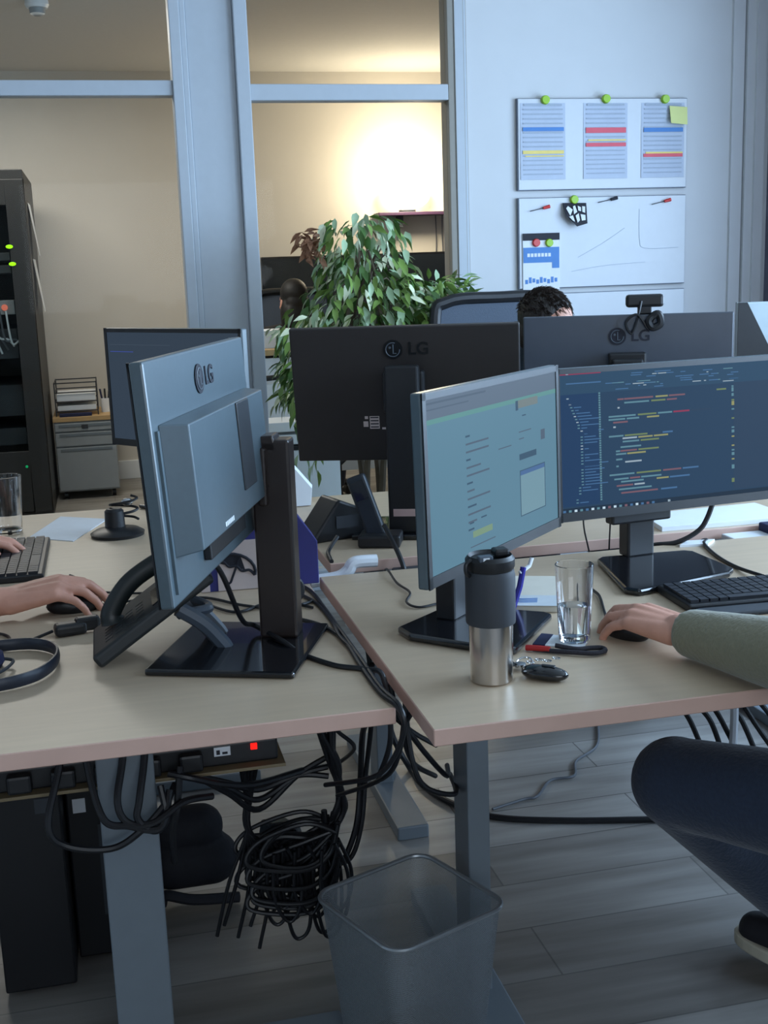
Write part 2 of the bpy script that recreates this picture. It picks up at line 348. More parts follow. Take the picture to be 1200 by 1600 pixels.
tv = thing('television', 'large dark flat television on the rear wall behind the plant', 'television', (1.80, 8.355, .70))
MB().box(-.69, .69, -.035, .03, 0, .79).build('housing', M_BLKG, tv, .006)
MB().box(-.675, .675, -.038, -.035, .02, .775).build('screen', mat('dark television screen', (30, 36, 42), .12, var=.05), tv)
lg = thing('wall_shelf', 'thin dark wall shelf under the glowing lamp', 'shelf', (2.5, 8.4, 1.745))
MB().box(-.56, .5, -.16, 0, 0, .022).build('board', mat('dark violet shelf', (70, 46, 74), .5), lg, .003)
for x in (-.4, .3): MB().box(x, x+.03, -.1, 0, -.08, 0).build('bracket', M_DKGRY, lg, .002)
lm = thing('wall_lamp', 'glowing white uplight standing on the dark wall shelf', 'lamp', (2.16, 8.30, 1.767))
MB().lathe([(0, 0), (.06, 0), (.06, .015), (0, .015)], n=24).build('base', M_DKGRY, lm)
MB().sphere((0, 0, .12), (.17, .07, .105), 32).build('lamp_shade', mat('lamp glass', (255, 240, 220), .4, emit=(255, 238, 205), estr=9, var=0), lm)
pl = bpy.data.lights.new('uplight', 'POINT'); pl.energy = 40; pl.color = (1.0, .84, .62); pl.shadow_soft_size = .09
po = bpy.data.objects.new('uplight', pl); COL.objects.link(po); po.location = (2.16, 8.02, 2.02)
tag(MB().tube([(2.39, 8.385, 1.745), (2.393, 8.387, 1.62), (2.39, 8.387, 1.49)], .004, 6).tube([(2.44, 8.385, 1.745), (2.437, 8.387, 1.62), (2.44, 8.387, 1.49)], .004, 6).build('lamp_cord', M_CABG), 'thin grey cord pair running from the wall shelf to the television', 'cord')

ht = thing('high_table', 'tan topped high table with white front panel in the back office', 'table', (1.25, 6.3, 0))
MB().box(-.6, .6, -.3, .3, .97, 1.0).build('table_top', M_TAN, ht, .003)
MB().box(-.58, .58, -.27, -.25, .35, .955).build('front_panel', M_WHITE, ht, .002)
for sx in (-1, 1):
    for sy in (-1, 1): MB().box(sx*.56-.025, sx*.56+.025, sy*.26-.025, sy*.26+.025, 0, .97).build('leg', M_BLK, ht, .003)
tag(MB().box(.80, .98, 6.12, 6.34, 1.0, 1.09).build('paper_stack', M_PAPER, bevel=.003), 'white paper stack on the high table beside the seated person', 'paper')

# ------------------------------------------------------------------ people helper: one continuous surface from tapered limbs
def limb_mesh(name, segs, voxel, mats, parent, flat_ends=(), smooth_it=2, keep=None, balls=()):
    mb = MB()
    for i, (p0, r0, p1, r1) in enumerate(segs):
        p0, p1 = V(p0), V(p1)
        mb.cyl(p0, p1, r0, r1, 20)
        if (i, 0) not in flat_ends: mb.sphere(p0, r0*.998, 20)
        if (i, 1) not in flat_ends: mb.sphere(p1, r1*.998, 20)
    for c, r, X in balls: mb.sphere((0, 0, 0), r, 24, X=(T(*c) @ X if X is not None else T(*c)))
    o = mb.build(name, mats, parent)
    rm = o.modifiers.new('r', 'REMESH'); rm.mode = 'VOXEL'; rm.voxel_size = voxel; rm.use_smooth_shade = True
    sm = o.modifiers.new('s', 'SMOOTH'); sm.factor = .5; sm.iterations = smooth_it
    bpy.context.view_layer.update()
    me = bpy.data.meshes.new_from_object(o.evaluated_get(bpy.context.evaluated_depsgraph_get()))
    o.modifiers.clear(); old = o.data; o.data = me; bpy.data.meshes.remove(old)
    for p in me.polygons: p.use_smooth = True
    return o
def hand_segs(wr, d, n, s, curls, k=1.0, thumb=((.030, .030, -.012), (.032, .006, -.008), (.026, -.006, -.004)), spread=(.13, .03, -.06, -.16)):
    """wrist, forward, back-of-hand normal, direction to the thumb; curls = 3 bends (rad) for each finger"""
    wr, d, n, s = V(wr), V(d).normalized(), V(n), V(s)
    n = (n-d*d.dot(n)).normalized(); s = (s-d*d.dot(s)-n*n.dot(s)).normalized(); S = []; tips = []
    kn = []
    for a, (fx, sx, nz) in enumerate([(.088, .029, .004), (.091, .009, .009), (.086, -.011, .007), (.077, -.029, .001)]):
        kn.append(wr+d*fx*k+s*sx*k+n*nz*k)
    for a, q in enumerate(kn):
        S.append((wr+s*(.016-.011*a)*k, .0185*k, q, .0112*k))
    S.append((kn[0], .0105*k, kn[3], .0095*k)); S.append((wr+d*.045*k+s*.016*k, .017*k, wr+d*.045*k-s*.02*k, .0155*k))
    L = [(.043, .026, .021), (.048, .030, .022), (.044, .028, .022), (.035, .021, .019)]
    R = [(.0100, .0092, .0080, .0068), (.0102, .0094, .0082, .0070), (.0097, .0090, .0078, .0067), (.0086, .0079, .0070, .0060)]
    for a in range(4):
        p = kn[a]; ang = 0; dd = (d+s*spread[a]).normalized()
        for b in range(3):
            ang += curls[a][b]; q = p+(dd*math.cos(ang)-n*math.sin(ang))*L[a][b]*k
            S.append((p, R[a][b]*k, q, R[a][b+1]*k)); p = q
        tips.append((p, (dd*math.cos(ang)-n*math.sin(ang)), (n*math.cos(ang)+dd*math.sin(ang))))
    p = wr+d*.018*k+s*.016*k; rr = (.0165, .0118, .0100, .0078)
    for b, (fx, sx, nz) in enumerate(thumb):
        q = p+(d*fx+s*sx+n*nz)*k; S.append((p, rr[b]*k, q, rr[b+1]*k)); p = q
    return S, tips
def nails(tips, parent, k=1.0):
    m = MB()
    for p, d, n in tips:
        X = Matrix((d, n.cross(d), n)).transposed().to_4x4(); X.translation = p+n*.0052*k-d*.001
        m.sphere((0, 0, 0), (.0058*k, .0046*k, .0018*k), 10, X=X)
    return m.build('fingernails', M_NAIL, parent)
def head_balls(c, f, upv=V((0, 0, 1))):
    """skull, jaw, nose, brow, ears, lips as blended lumps; f = facing"""
    f = V(f).normalized(); sd = upv.cross(f).normalized(); u = f.cross(sd)
    X = Matrix((sd, f, u)).transposed().to_4x4(); c = V(c); B = []
    def b(x, y, z, r): B.append((c+sd*x+f*y+u*z, r, X))
    b(0, -.012, .035, (.073, .092, .088)); b(0, .03, -.02, (.060, .062, .085)); b(0, .045, -.075, (.042, .042, .036)); b(0, .062, .03, (.052, .026, .03))
    b(0, .098, -.020, (.013, .020, .014)); b(0, .090, .005, (.010, .014, .026)); b(0, .084, -.055, (.025, .012, .008)); b(0, .080, -.068, (.022, .012, .008))
    for q in (-1, 1):
        b(q*.076, -.008, -.012, (.010, .020, .032)); b(q*.034, .066, -.022, (.024, .022, .022)); b(q*.030, .080, .022, (.022, .010, .008))
    return B, X
def face_parts(c, f, parent, upv=V((0, 0, 1))):
    f = V(f).normalized(); sd = upv.cross(f).normalized(); u = f.cross(sd); c = V(c)
    X = Matrix((sd, f, u)).transposed().to_4x4()
    e = MB()
    for q in (-1, 1):
        e.sphere((0, 0, 0), (.014, .010, .0085), 12, 0, X=T(*(c+sd*q*.031+f*.079+u*.004)) @ X)
        e.sphere((0, 0, 0), (.006, .004, .006), 10, 1, X=T(*(c+sd*q*.031+f*.087+u*.004)) @ X)
    e.build('eyes', [M_WHITE, M_HAIR], parent)
    m = MB().sphere((0, 0, 0), (.022, .006, .004), 12, X=T(*(c+f*.094-u*.0615)) @ X); m.build('mouth', mat('lips', (168, 96, 88), .5), parent)
def hair_cap(c, f, parent, long=False, upv=V((0, 0, 1)), m=None):
    f = V(f).normalized(); sd = upv.cross(f).normalized(); u = f.cross(sd); c = V(c)
    X = Matrix((sd, f, u)).transposed().to_4x4(); B = []
    def b(x, y, z, r): B.append((c+sd*x+f*y+u*z, r, X))
    b(0, -.022, .050, (.079, .092, .086)); b(0, -.055, -.005, (.070, .055, .070))
    for q in (-1, 1): b(q*.066, -.012, .02, (.012, .034, .040))
    b(0, .016, .088, (.054, .034, .030))
    if long: b(0, -.06, -.10, (.088, .05, .13)); b(.06, -.02, -.08, (.03, .05, .11)); b(-.06, -.02, -.08, (.03, .05, .11))
    if not long:
        st = MB(); rs = random.Random(4)
        for k in range(900):
            a = rs.uniform(0, 6.283); e = rs.uniform(.15, 1.45)
            nrm = V((math.cos(a)*math.cos(e), math.sin(a)*math.cos(e), math.sin(e)))
            p = c+sd*(nrm.x*.079)+f*(-.022+nrm.y*.092)+u*(.050+nrm.z*.086)
            nw = (sd*nrm.x+f*nrm.y+u*nrm.z).normalized(); tg = (f*rs.uniform(.2, 1.0)+sd*rs.uniform(-.6, .6)-u*.2); tg = (tg-nw*tg.dot(nw)).normalized()
            q = p+tg*rs.uniform(.012, .026)+nw*rs.uniform(.002, .007); w_ = nw.cross(tg)*.0016
            st.add([p-w_-nw*.002, p+w_-nw*.002, q, p+nw*.0025], [(0, 1, 2), (0, 2, 3), (1, 3, 2), (0, 3, 1)], 0, True)
        st.build('hair_strands', mat('dark hair strand', (44, 34, 28), .5, var=.2), parent)
    return limb_mesh('hair', [], .006, mat('black brown hair', (20, 17, 16), .6, var=.2) if long else M_HAIR, parent, balls=B)
def add_person(name_label, J, sleeve, shirt_m, hands, voxel, face, long_hair=False, shoes=True, loc=(0, 0, 0)):
    """J: joints in world space. sleeve: fraction of each forearm covered (L, R). hands: {'L':(...),'R':(...)} finger frames"""
    root = thing('person', name_label, 'person', loc)
    off = V(loc); g = lambda n: V(J[n])-off
    S = [(g('pelvis'), .125, g('chest'), .13), (g('chest'), .10, g('neck'), .056), (g('neck'), .055, g('head')-V((0, 0, .05)), .052)]
    tips = []
    for a in 'LR':
        S += [(g('chest')+V((0, 0, .08)), .085, g('sh'+a), .062), (g('sh'+a), .055, g('el'+a), .041), (g('el'+a), .043, g('wr'+a), .0275)]
        S += [(g('pelvis'), .10, g('hip'+a), .095), (g('hip'+a), .086, g('kn'+a), .060), (g('kn'+a), .062, g('an'+a), .038), (g('an'+a), .036, g('toe'+a)-(g('toe'+a)-g('an'+a))*.25, .03)]
        if a in hands:
            d, n, s, cu, kw = hands[a]
            hs, tp = hand_segs(g('wr'+a), d, n, s, cu, **kw); S += hs; tips += tp
    B, _ = head_balls(g('head'), face)
    body = limb_mesh('body', S, voxel, M_SKIN, root, balls=B)
    nails(tips, root); face_parts(g('head'), face, root); hair_cap(g('head'), face, root, long_hair)
    S = [(g('pelvis')+V((0, 0, -.02)), .145, g('chest'), .148), (g('chest'), .145, g('chest')+V((0, 0, .1)), .11), (g('chest')+V((0, 0, .09)), .10, g('neck')-V((0, 0, .03)), .068)]
    flat = [(2, 1)]
    for i, a in enumerate('LR'):
        S += [(g('chest')+V((0, 0, .08)), .098, g('sh'+a), .076), (g('sh'+a), .071, g('el'+a), .058)]
        if sleeve[i] > 0:
            S.append((g('el'+a), .060, g('el'+a).lerp(g('wr'+a), sleeve[i]), .060-.022*sleeve[i])); flat.append((len(S)-1, 1))
    limb_mesh('sweater', S, .008, shirt_m, root, flat)
    S = [(g('pelvis')+V((0, 0, .03)), .142, g('pelvis')+V((0, 0, -.02)), .142)]; flat = []
    for a in 'LR':
        S += [(g('pelvis'), .125, g('hip'+a), .115), (g('hip'+a), .102, g('kn'+a), .076), (g('kn'+a), .078, g('an'+a)+(g('kn'+a)-g('an'+a))*.10, .056)]; flat.append((len(S)-1, 1))
    limb_mesh('trousers', S, .008, M_NAVY, root, flat)
    if shoes:
        for a in 'LR':
            an, to = g('an'+a), g('toe'+a); dd = V((to.x-an.x, to.y-an.y, 0)).normalized(); h = V((an.x, an.y, to.z+.012))-dd*.045
            sh = limb_mesh('shoe', [(h+V((0, 0, .02)), .04, h+dd*.05+V((0, 0, .05)), .044), (h+dd*.05+V((0, 0, .03)), .042, to+V((0, 0, .012)), .036)], .006, mat('black shoe canvas', (30, 30, 36), .7), root)
            so = MB(); X = Matrix((dd, V((-dd.y, dd.x, 0)), V((0, 0, 1)))).transposed().to_4x4(); X.translation = (h+to)/2+V((0, 0, -.030))
            ln = (to-h).length/2+.045; n = 28
            pts = [(math.copysign(abs(math.cos(t))**.7, math.cos(t))*ln, math.copysign(abs(math.sin(t))**.8, math.sin(t))*.046, 0) for t in [2*math.pi*i/n for i in range(n)]]
            so.prism([X @ V(p) for p in pts], (0, 0, .028)); so.build('sole', M_CREAM, sh, .005)
    return root

# ------------------------------------------------------------------ office chair
def office_chair(label, loc, rz, back_m, group=None, back_h=.78):
    t = thing('office_chair', label, 'chair', loc, rz, group)          # sitter faces local -y
    s = MB().box(-.24, .24, -.24, .22, .42, .48); s.build('seat', M_DKGRY, t, .03, 3)
    fr = MB(); z0, z1, wd = .52, .52+back_h, .245
    fr.tube([(-wd+.03, .25, z0), (-wd, .25, z0+.12), (-wd, .29, z1-.1), (-wd+.05, .30, z1-.01), (0, .305, z1), (wd-.05, .30, z1-.01), (wd, .29, z1-.1), (wd, .25, z0+.12), (wd-.03, .25, z0)], .022, 10, closed=True)
    b = fr.build('backrest_frame', M_BLK, t)
    MB().add([(-wd+.02, .255, z0), (wd-.02, .255, z0), (wd-.02, .297, z1-.02), (-wd+.02, .297, z1-.02), (-wd+.02, .265, z0), (wd-.02, .265, z0), (wd-.02, .307, z1-.02), (-wd+.02, .307, z1-.02)],
             [(0, 1, 2, 3), (4, 7, 6, 5), (0, 4, 5, 1), (1, 5, 6, 2), (2, 6, 7, 3), (3, 7, 4, 0)]).build('backrest', back_m, t)
    MB().tube([(0, .05, .40), (0, .26, .40), (0, .30, .55)], .03, 8).build('back_support', M_BLK, t)
    MB().cyl((0, 0, .12), (0, 0, .42), .03).build('gas_column', M_BLK, t)
    for k in range(5):
        a = 2*math.pi*k/5+.3; c, s_ = math.cos(a), math.sin(a)
        MB().tube([(0, 0, .11), (.15*c, .15*s_, .10), (.28*c, .28*s_, .075)], .02, 8).build('base_arm', M_BLK, t)
        MB().cyl((.28*c-.02*s_, .28*s_+.02*c, .03), (.28*c+.02*s_, .28*s_-.02*c, .03), .03).build('caster', M_BLK, t)
    for q in (-1, 1):
        MB().tube([(q*.22, .05, .42), (q*.30, .05, .45), (q*.31, .05, .64)], .016, 8).box(q*.30-.035, q*.30+.035, -.12, .12, .635, .665).build('armrest', M_BLK, t)
    return t
# white chair in the back office
wc = thing('visitor_chair', 'white backed chair with black frame standing before the high table', 'chair', (.93, 5.85, 0))
MB().tube([(-.2, .0, .42), (-.21, -.01, .62), (-.19, -.03, .84), (-.12, -.035, .875), (.12, -.035, .875), (.19, -.03, .84), (.21, -.01, .62), (.2, .0, .42)], .014, 8, closed=True).build('frame', M_BLK, wc)
MB().box(-.17, .17, -.04, -.01, .62, .85).build('backrest', M_WHITE, wc, .04, 4)
MB().box(-.21, .21, .0, .42, .42, .46).build('seat', M_DKGRY, wc, .015)
for x, y in ((-.2, .02), (.2, .02), (-.19, .4), (.19, .4)): MB().cyl((x, y, 0), (x, y, .43), .012).build('leg', M_BLK, wc)
st = MB(); [st.box(.72+.01*k, 1.0, 5.3, 5.5, .50+.05*k, .535+.05*k) for k in range(1)]
sb = thing('side_cabinet', 'low white side cabinet behind the panel strip under hanging leaves', 'cabinet', (.86, 5.45, 0))
MB().box(-.17, .17, -.12, .12, 0, .58).build('body', M_WHITE, sb, .004)
MB().box(-.175, .175, -.125, .125, .58, .60).build('top', M_BLK, sb, .003)
for z in (.605, .665): tag(MB().box(.70, .98, 5.34, 5.55, z, z+.045).build('ring_binder', M_WHITE, bevel=.004), ['lower white ring binder lying on the low side cabinet', 'upper white ring binder lying on the low side cabinet'][z > .62], 'binder', 'white binders on the side cabinet')

# ------------------------------------------------------------------ whiteboards and what hangs on them
for k, (z0, z1, lab) in enumerate([(1.690, 2.070, 'whiteboard holding three printed planner sheets, topmost of the wall boards'), (1.272, 1.660, 'whiteboard with faint pen lines and a flyer, middle of the wall boards'), (.86, 1.250, 'lowest whiteboard on the wall, behind the seated man and his monitors')]):
    t = thing('whiteboard', lab, 'whiteboard', (2.185, 5.0, z0), 0, 'whiteboards on the white wall')
    h = z1-z0; MB().box(-.395, .395, -.018, 0, 0, h).build('frame', M_ALU, t, .002)
    s = MB().box(-.390, .392, -.021, -.018, .004, h-.003, 0)
    if k == 1:
        s.tube([(-.12, -.0215, .13), (.0, -.0215, .19), (.10, -.0215, .25)], .0012, 4, 1); s.tube([(-.15, -.0215, .07), (0, -.0215, .09), (.2, -.0215, .1)], .0012, 4, 1)
        s.tube([(.17, -.0215, .33), (.172, -.0215, .2), (.2, -.0215, .16), (.36, -.0215, .16)], .0012, 4, 1)
    s.build('surface', [M_BOARD, M_GRYI], t)
def magnet(x, z, m, label, r=.020, y=4.965, group='round magnets on the whiteboards'):
    o = MB().cyl((x, y+.013, z), (x, y-.004, z), r, r*.85, 24).build('magnet', m, bevel=.002); return tag(o, label, 'magnet', group)
SHE = [(1.905, [(.66, .05, M_BLUEI), (.36, .045, M_YELI)], 'left'), (2.193, [(.64, .07, M_REDI), (.45, .05, M_REDI)], 'mid'), (2.463, [(.64, .055, M_BLUEI), (.30, .045, M_REDI)], 'right')]
LBL = {'left': 'printed planner sheet with blue and yellow bars on the top board', 'mid': 'printed planner sheet with two red bars on the top board', 'right': 'printed planner sheet with sticky note on its corner'}
for x, bars, nm in SHE:
    w_, h_ = .205, .315; t = thing('planner_sheet', LBL[nm], 'sheet', (x, 4.979, 1.735), 0, 'planner sheets on the top whiteboard')
    MB().add([(-w_/2, -.002, 0), (w_/2, -.002, 0), (w_/2, 0, h_), (-w_/2, 0, h_), (-w_/2, -.003, 0), (w_/2, -.003, 0), (w_/2, -.001, h_), (-w_/2, -.001, h_)], [(0, 3, 2, 1), (4, 5, 6, 7), (0, 1, 5, 4), (2, 3, 7, 6), (0, 4, 7, 3), (1, 2, 6, 5)]).build('page', mat('planner paper', (188, 197, 212), .8, var=.03), t)
    g = MB()
    for q in range(15):
        z = .02+q*.019; g.box(-w_*.44, w_*.44, -.0046, -.0036, z, z+.005)
    g.box(-w_*.42, w_*.42, -.0046, -.0036, h_-.012, h_-.004); g.build('grid_print', M_GRYI, t)
    for fz, fh, m in bars: MB().box(-w_*.45, w_*.46, -.0056, -.0046, fz*h_-fh*h_/2, fz*h_+fh*h_/2).build('coloured_bar', m, t)
    if nm == 'right': MB().box(-w_*.4, w_*.46, -.0056, -.0046, .322*h_, .345*h_).build('coloured_bar', M_YELI, t)
    if nm == 'left': MB().box(-w_*.40, w_*.46, -.0056, -.0046, .30*h_, .315*h_).build('coloured_bar', M_YELI, t)
    if nm == 'mid': MB().box(-w_*.40, w_*.46, -.0056, -.0046, .50*h_, .52*h_).build('coloured_bar', M_YELI, t)
for x, z, lb in [(1.915, 2.062, 'lime magnet over the blue and yellow planner sheet'), (2.193, 2.066, 'lime magnet over the planner sheet with red bars'), (2.47, 2.064, 'lime magnet over the planner sheet with sticky note'), (2.045, 1.648, 'lime magnet holding the black and white card')]:
    o = magnet(x, z, M_GREENM, lb)
tag(MB().add([(2.488, 4.968, 2.035), (2.572, 4.968, 2.03), (2.568, 4.955, 1.955), (2.49, 4.955, 1.962), (2.488, 4.966, 2.035), (2.572, 4.966, 2.03), (2.568, 4.953, 1.955), (2.49, 4.953, 1.962)], [(0, 1, 2, 3), (7, 6, 5, 4), (0, 4, 5, 1), (1, 5, 6, 2), (2, 6, 7, 3), (3, 7, 4, 0)]).build('sticky_note', M_YEL), 'pale yellow sticky note on the rightmost planner sheet', 'sticky note')
cd = thing('card', 'small curled black and white card under a lime magnet', 'card', (2.045, 4.975, 1.545))
MB().add([(-.055, -.004, .09), (.055, -.004, .088), (.05, -.03, .0), (.0, -.035, -.012), (-.05, -.03, .035), (-.055, -.006, .09), (.055, -.006, .088), (.05, -.032, .0), (.0, -.037, -.012), (-.05, -.032, .035)], [(4, 3, 2, 1, 0), (5, 6, 7, 8, 9), (0, 1, 6, 5), (1, 2, 7, 6), (2, 3, 8, 7), (3, 4, 9, 8), (4, 0, 5, 9)]).build('paper', M_INK, cd)
g = MB()
for P in ([(-.045, .066), (-.035, .076), (-.015, .060), (-.03, .034)], [(-.012, .074), (-.002, .078), (.004, .050), (-.012, .040)], [(.010, .076), (.024, .070), (.022, .052), (.010, .056)], [(.03, .074), (.044, .072), (.040, .045), (.028, .050)], [(-.036, .030), (-.018, .036), (-.012, .008), (-.022, .014)], [(-.006, .034), (.010, .044), (.012, .014), (.0, .004)], [(.018, .040), (.040, .036), (.038, .014), (.020, .012)]):
    g.add([(x, -.0140-(.09-z)*.34, z) for x, z in P], [(0, 1, 2, 3)])
for k in range(0):
    x = -.04+.01*k; z = .07-.012*(k % 4); g.add([(x, -.012-.0035*(k % 4), z), (x+.012, -.012-.0035*(k % 4), z+.004), (x+.010, -.029-.002*(k % 4), z-.045), (x+.002, -.029-.002*(k % 4), z-.04)], [(0, 1, 2, 3)])
g.build('scribble_print', M_PAPER, cd)
fl = thing('flyer', 'blue and white flyer with a black top strip on the middle board', 'flyer', (1.892, 4.977, 1.235))
MB().box(-.085, .085, -.004, 0, 0, .27).build('page', M_PAPER, fl, .001)
MB().box(-.085, .085, -.0055, -.004, .245, .275).build('black_strip', M_INK, fl)
b = MB().box(-.083, .083, -.0055, -.004, .150, .215); b.box(.05, .083, -.0055, -.004, .125, .150); b.build('blue_banner', M_BLUEI, fl)
g = MB()
for k in range(9): g.box(-.075+.017*k, -.063+.017*k, -.0055, -.004, .060+(k % 3)*.003, .078+((k*2) % 3)*.005)
g.build('blue_lettering', M_BLUEI, fl)
g = MB()
for k in range(7): g.box(-.065+.016*k, -.053+.016*k, -.0065, -.0055, .175, .190)
g.build('banner_lettering', M_PAPER, fl)
magnet(1.868, 1.470, M_REDM, 'red round magnet on the flyer', .019); magnet(1.928, 1.468, M_GREENM, 'lime round magnet on the flyer', .019)
for x, z, lb in [(1.90, 1.615, 'small red tipped pin left of the black and white card'), (2.215, 1.645, 'small dark tipped pin right of the black and white card'), (2.47, 1.632, 'small red tipped pin near the right end of the middle board')]:
    t = thing('board_pin', lb, 'pin', (x, 4.972, z), 0, 'small pins on the middle whiteboard')
    MB().tube([(-.06, -.003, -.012), (0, -.003, 0)], .0018, 6).build('shaft', M_DKGRY, t); MB().cyl((0, -.004, 0), (.03, -.004, .007), .006, .008, 12).build('tip', M_REDM if 'red' in lb else M_INK, t)

# ------------------------------------------------------------------ desks
def desk(label, x0, x1, y0, y1, legs, along):
    t = thing('desk', label, 'desk', ((x0+x1)/2, (y0+y1)/2, 0)); cx, cy = (x0+x1)/2, (y0+y1)/2
    o = MB().box(x0-cx, x1-cx, y0-cy, y1-cy, DZ-.026, DZ, 0).build('table_top', [M_DESK, M_EDGE], t, .0015, 1)
    for p in o.data.polygons: p.material_index = 0 if p.normal.z > .9 else 1
    for q in legs:
        if along == 'X': # leg column under the top, foot runs along Y
            lx = q-cx; c = MB().box(lx-.021, lx+.021, -.045, .045, .03, DZ-.06).build('leg', M_STEEL, t, .003)
            MB().box(lx-.035, lx+.045, (y0-cy)+.09, (y1-cy)-.09, 0, .035).build('foot', M_STEEL, c, .004)
            MB().box(lx-.02, lx+.02, (y0-cy)+.08, (y1-cy)-.08, DZ-.06, DZ-.027).build('cross_bar', M_STEEL, c, .003)
        else:
            ly = q-cy; c = MB().box(-.047, .047, ly-.021, ly+.021, .03, DZ-.06).build('leg', M_STEEL, t, .003)
            MB().box((x0-cx)+.05, (x1-cx)-.05, ly-.035, ly+.045, 0, .035).build('foot', M_STEEL, c, .004)
            MB().box((x0-cx)+.08, (x1-cx)-.08, ly-.02, ly+.02, DZ-.06, DZ-.027).build('cross_bar', M_STEEL, c, .003)
    if along == 'X': MB().box(legs[0]-cx, legs[-1]-cx, -.02, .02, DZ-.09, DZ-.06).build('spine_beam', M_STEEL, t, .003)
    else: MB().box(-.02, .02, legs[0]-cy, legs[-1]-cy, DZ-.09, DZ-.06).build('spine_beam', M_STEEL, t, .003)
    return t
desk('maple topped desk in the left front with the large grey monitor', -.42, .382, 1.622, 3.39, (1.90, 3.1), 'Y')
desk('maple topped desk on the right carrying the steel tumbler', .412, 2.05, 1.52, 2.42, (.603, 1.85), 'X')
desk('maple topped desk behind, carrying the two dark monitor backs', .455, 2.09, 2.525, 3.33, (.645, 1.88), 'X')
ct = thing('cable_tray', 'black cable tray in the gap between the two right desks', 'cable tray', (1.25, 2.4725, .60))
MB().box(-.72, .72, -.045, .045, 0, .008).box(-.72, .72, -.045, -.037, 0, .085).box(-.72, .72, .037, .045, 0, .085).build('trough', M_BLK, ct, .002)
for k in range(3): MB().box(-.66+.09*k, -.59+.09*k, -.03, .03, .02, .125).build('plug_block', [M_DKGRY, M_GREYB, M_BLK][k], ct, .004)
tag(MB().tube([(.40, 2.47, .718), (.46, 2.47, .722), (.485, 2.47, .735), (.50, 2.47, .752), (.55, 2.47, .752)], .014, 10).build('cable_duct', M_WHITE), 'bent white cable duct at the corner of the right desks', 'cable duct')

# ------------------------------------------------------------------ monitors
def rects(mb, items, W, H, X, y0):
    for k, (x0, z0, x1, z1, mi) in enumerate(items):
        y = y0-.00025-.00002*(k % 20)-.0001*(1 if mi else 0)
        P = [(-W/2+W*x0, y, -H/2+H*z0), (-W/2+W*x1, y, -H/2+H*z0), (-W/2+W*x1, y, -H/2+H*z1), (-W/2+W*x0, y, -H/2+H*z1)]
        mb.quad(*P, mi, X=X)
def monitor(label, c, yaw, tilt, W, H, stand, screen=None, screen_mats=None, rear='flat', logo=None, base=None, group=None, rear_m=None, rear_extra=None):
    rear_m = rear_m or M_MONR
    t = thing('monitor', label, 'monitor', (c[0], c[1], DZ), yaw, group)
    zc = c[2]-DZ; X = T(0, 0, zc) @ RX(-tilt); th = .020
    hb = MB().box(-W/2, W/2, -.009, th-.009, -H/2, H/2, 0, X)
    h = hb.build('housing', rear_m, t, .0035)
    bz = MB(); e = .012
    bz.box(-W/2+.001, W/2-.001, -.0115, -.009, H/2-e, H/2-.001, 0, X).box(-W/2+.001, W/2-.001, -.0115, -.009, -H/2+.001, -H/2+e+.008, 0, X).box(-W/2+.001, -W/2+e, -.0115, -.009, -H/2, H/2, 0, X).box(W/2-e, W/2-.001, -.0115, -.009, -H/2, H/2, 0, X)
    bz.build('bezel', M_BLK, t)
    s = MB(); rects(s, screen or [(0.015, .03, .985, .98, 0)], W, H, X, -.0092)
    s.build('screen', screen_mats or [mat('dark display', (20, 26, 34), .25, emit=(36, 48, 62), estr=1, var=0)], t)
    yr = th-.009
    if rear == 'lg':      # raised rear box with a sloped ledge above, recessed mount and lower bay
        x0, x1, z0, z1, dp = -W*.455, W*.445, -H*.31, H*.24, .036
        a = [(x0, yr, z0), (x1, yr, z0), (x1, yr, z1), (x0, yr, z1)]; ch = .022
        b = [(x0+ch, yr+dp, z0+.004), (x1-ch, yr+dp, z0+.004), (x1-ch, yr+dp, z1-.004), (x0+ch, yr+dp, z1-.004)]
        m = MB().add(a+b, [(0, 1, 5, 4), (1, 2, 6, 5), (2, 3, 7, 6), (3, 0, 4, 7), (4, 5, 6, 7), (3, 2, 1, 0)], 0, False, X); hs = m.build('rear_box', rear_m, t, .002)
        MB().box(-.115, -.035, yr+dp-.001, yr+dp+.003, -.065, .075, 0, X).build('mount_plate', mat('mount plate', (34, 40, 46), .4), hs, .002)
        MB().box(-W*.20, W*.20, yr, yr+.012, -H*.42, -H*.31, 0, X).build('port_bay', M_BLK, t, .002)
        MB().box(W*.46, W*.475, yr, yr+.004, -H*.45, H*.22, 0, X).build('rear_rib', rear_m, t)
    elif rear == 'flat':
        MB().box(-W*.36, W*.36, yr, yr+.022, -H*.36, H*.20, 0, X).build('rear_box', rear_m, t, .012)
    if logo:
        lx, lz, sz, m = logo    # seen from behind, so mirrored in x
        Y = X @ T(lx, yr+.001, lz) @ RZ(math.pi) @ RX(math.pi/2)
        lo = text_mesh('LG', sz, .0008, Y @ T(sz*.85, 0, 0))
        lo.lathe([(0, .0012), (sz*.56, .0012), (sz*.56, 0)], n=28, X=Y @ T(-sz*.62, 0, 0)); l = lo.build('logo', m, t)
        em = MB(); q = Y @ T(-sz*.62, 0, .0016); em.tube([(sz*.02, sz*.3, 0), (sz*.02, -sz*.22, 0), (sz*.2, -sz*.22, 0)], sz*.035, 6, sub=1, X=q)
        em.tube([(sz*.40*math.cos(a), sz*.40*math.sin(a), 0) for a in [rad(70+i*29) for i in range(11)]], sz*.03, 6, X=q); em.cyl((-sz*.16, sz*.12, -.0003), (-sz*.16, sz*.12, .0006), sz*.07, n=12, X=q)
        em.build('logo_lines', mat('logo line grey', (84, 92, 100), .4), l)
    if rear_extra: rear_extra(t, X, yr, W, H)
    if stand: stand(t, X, yr, zc, W, H)
    return t
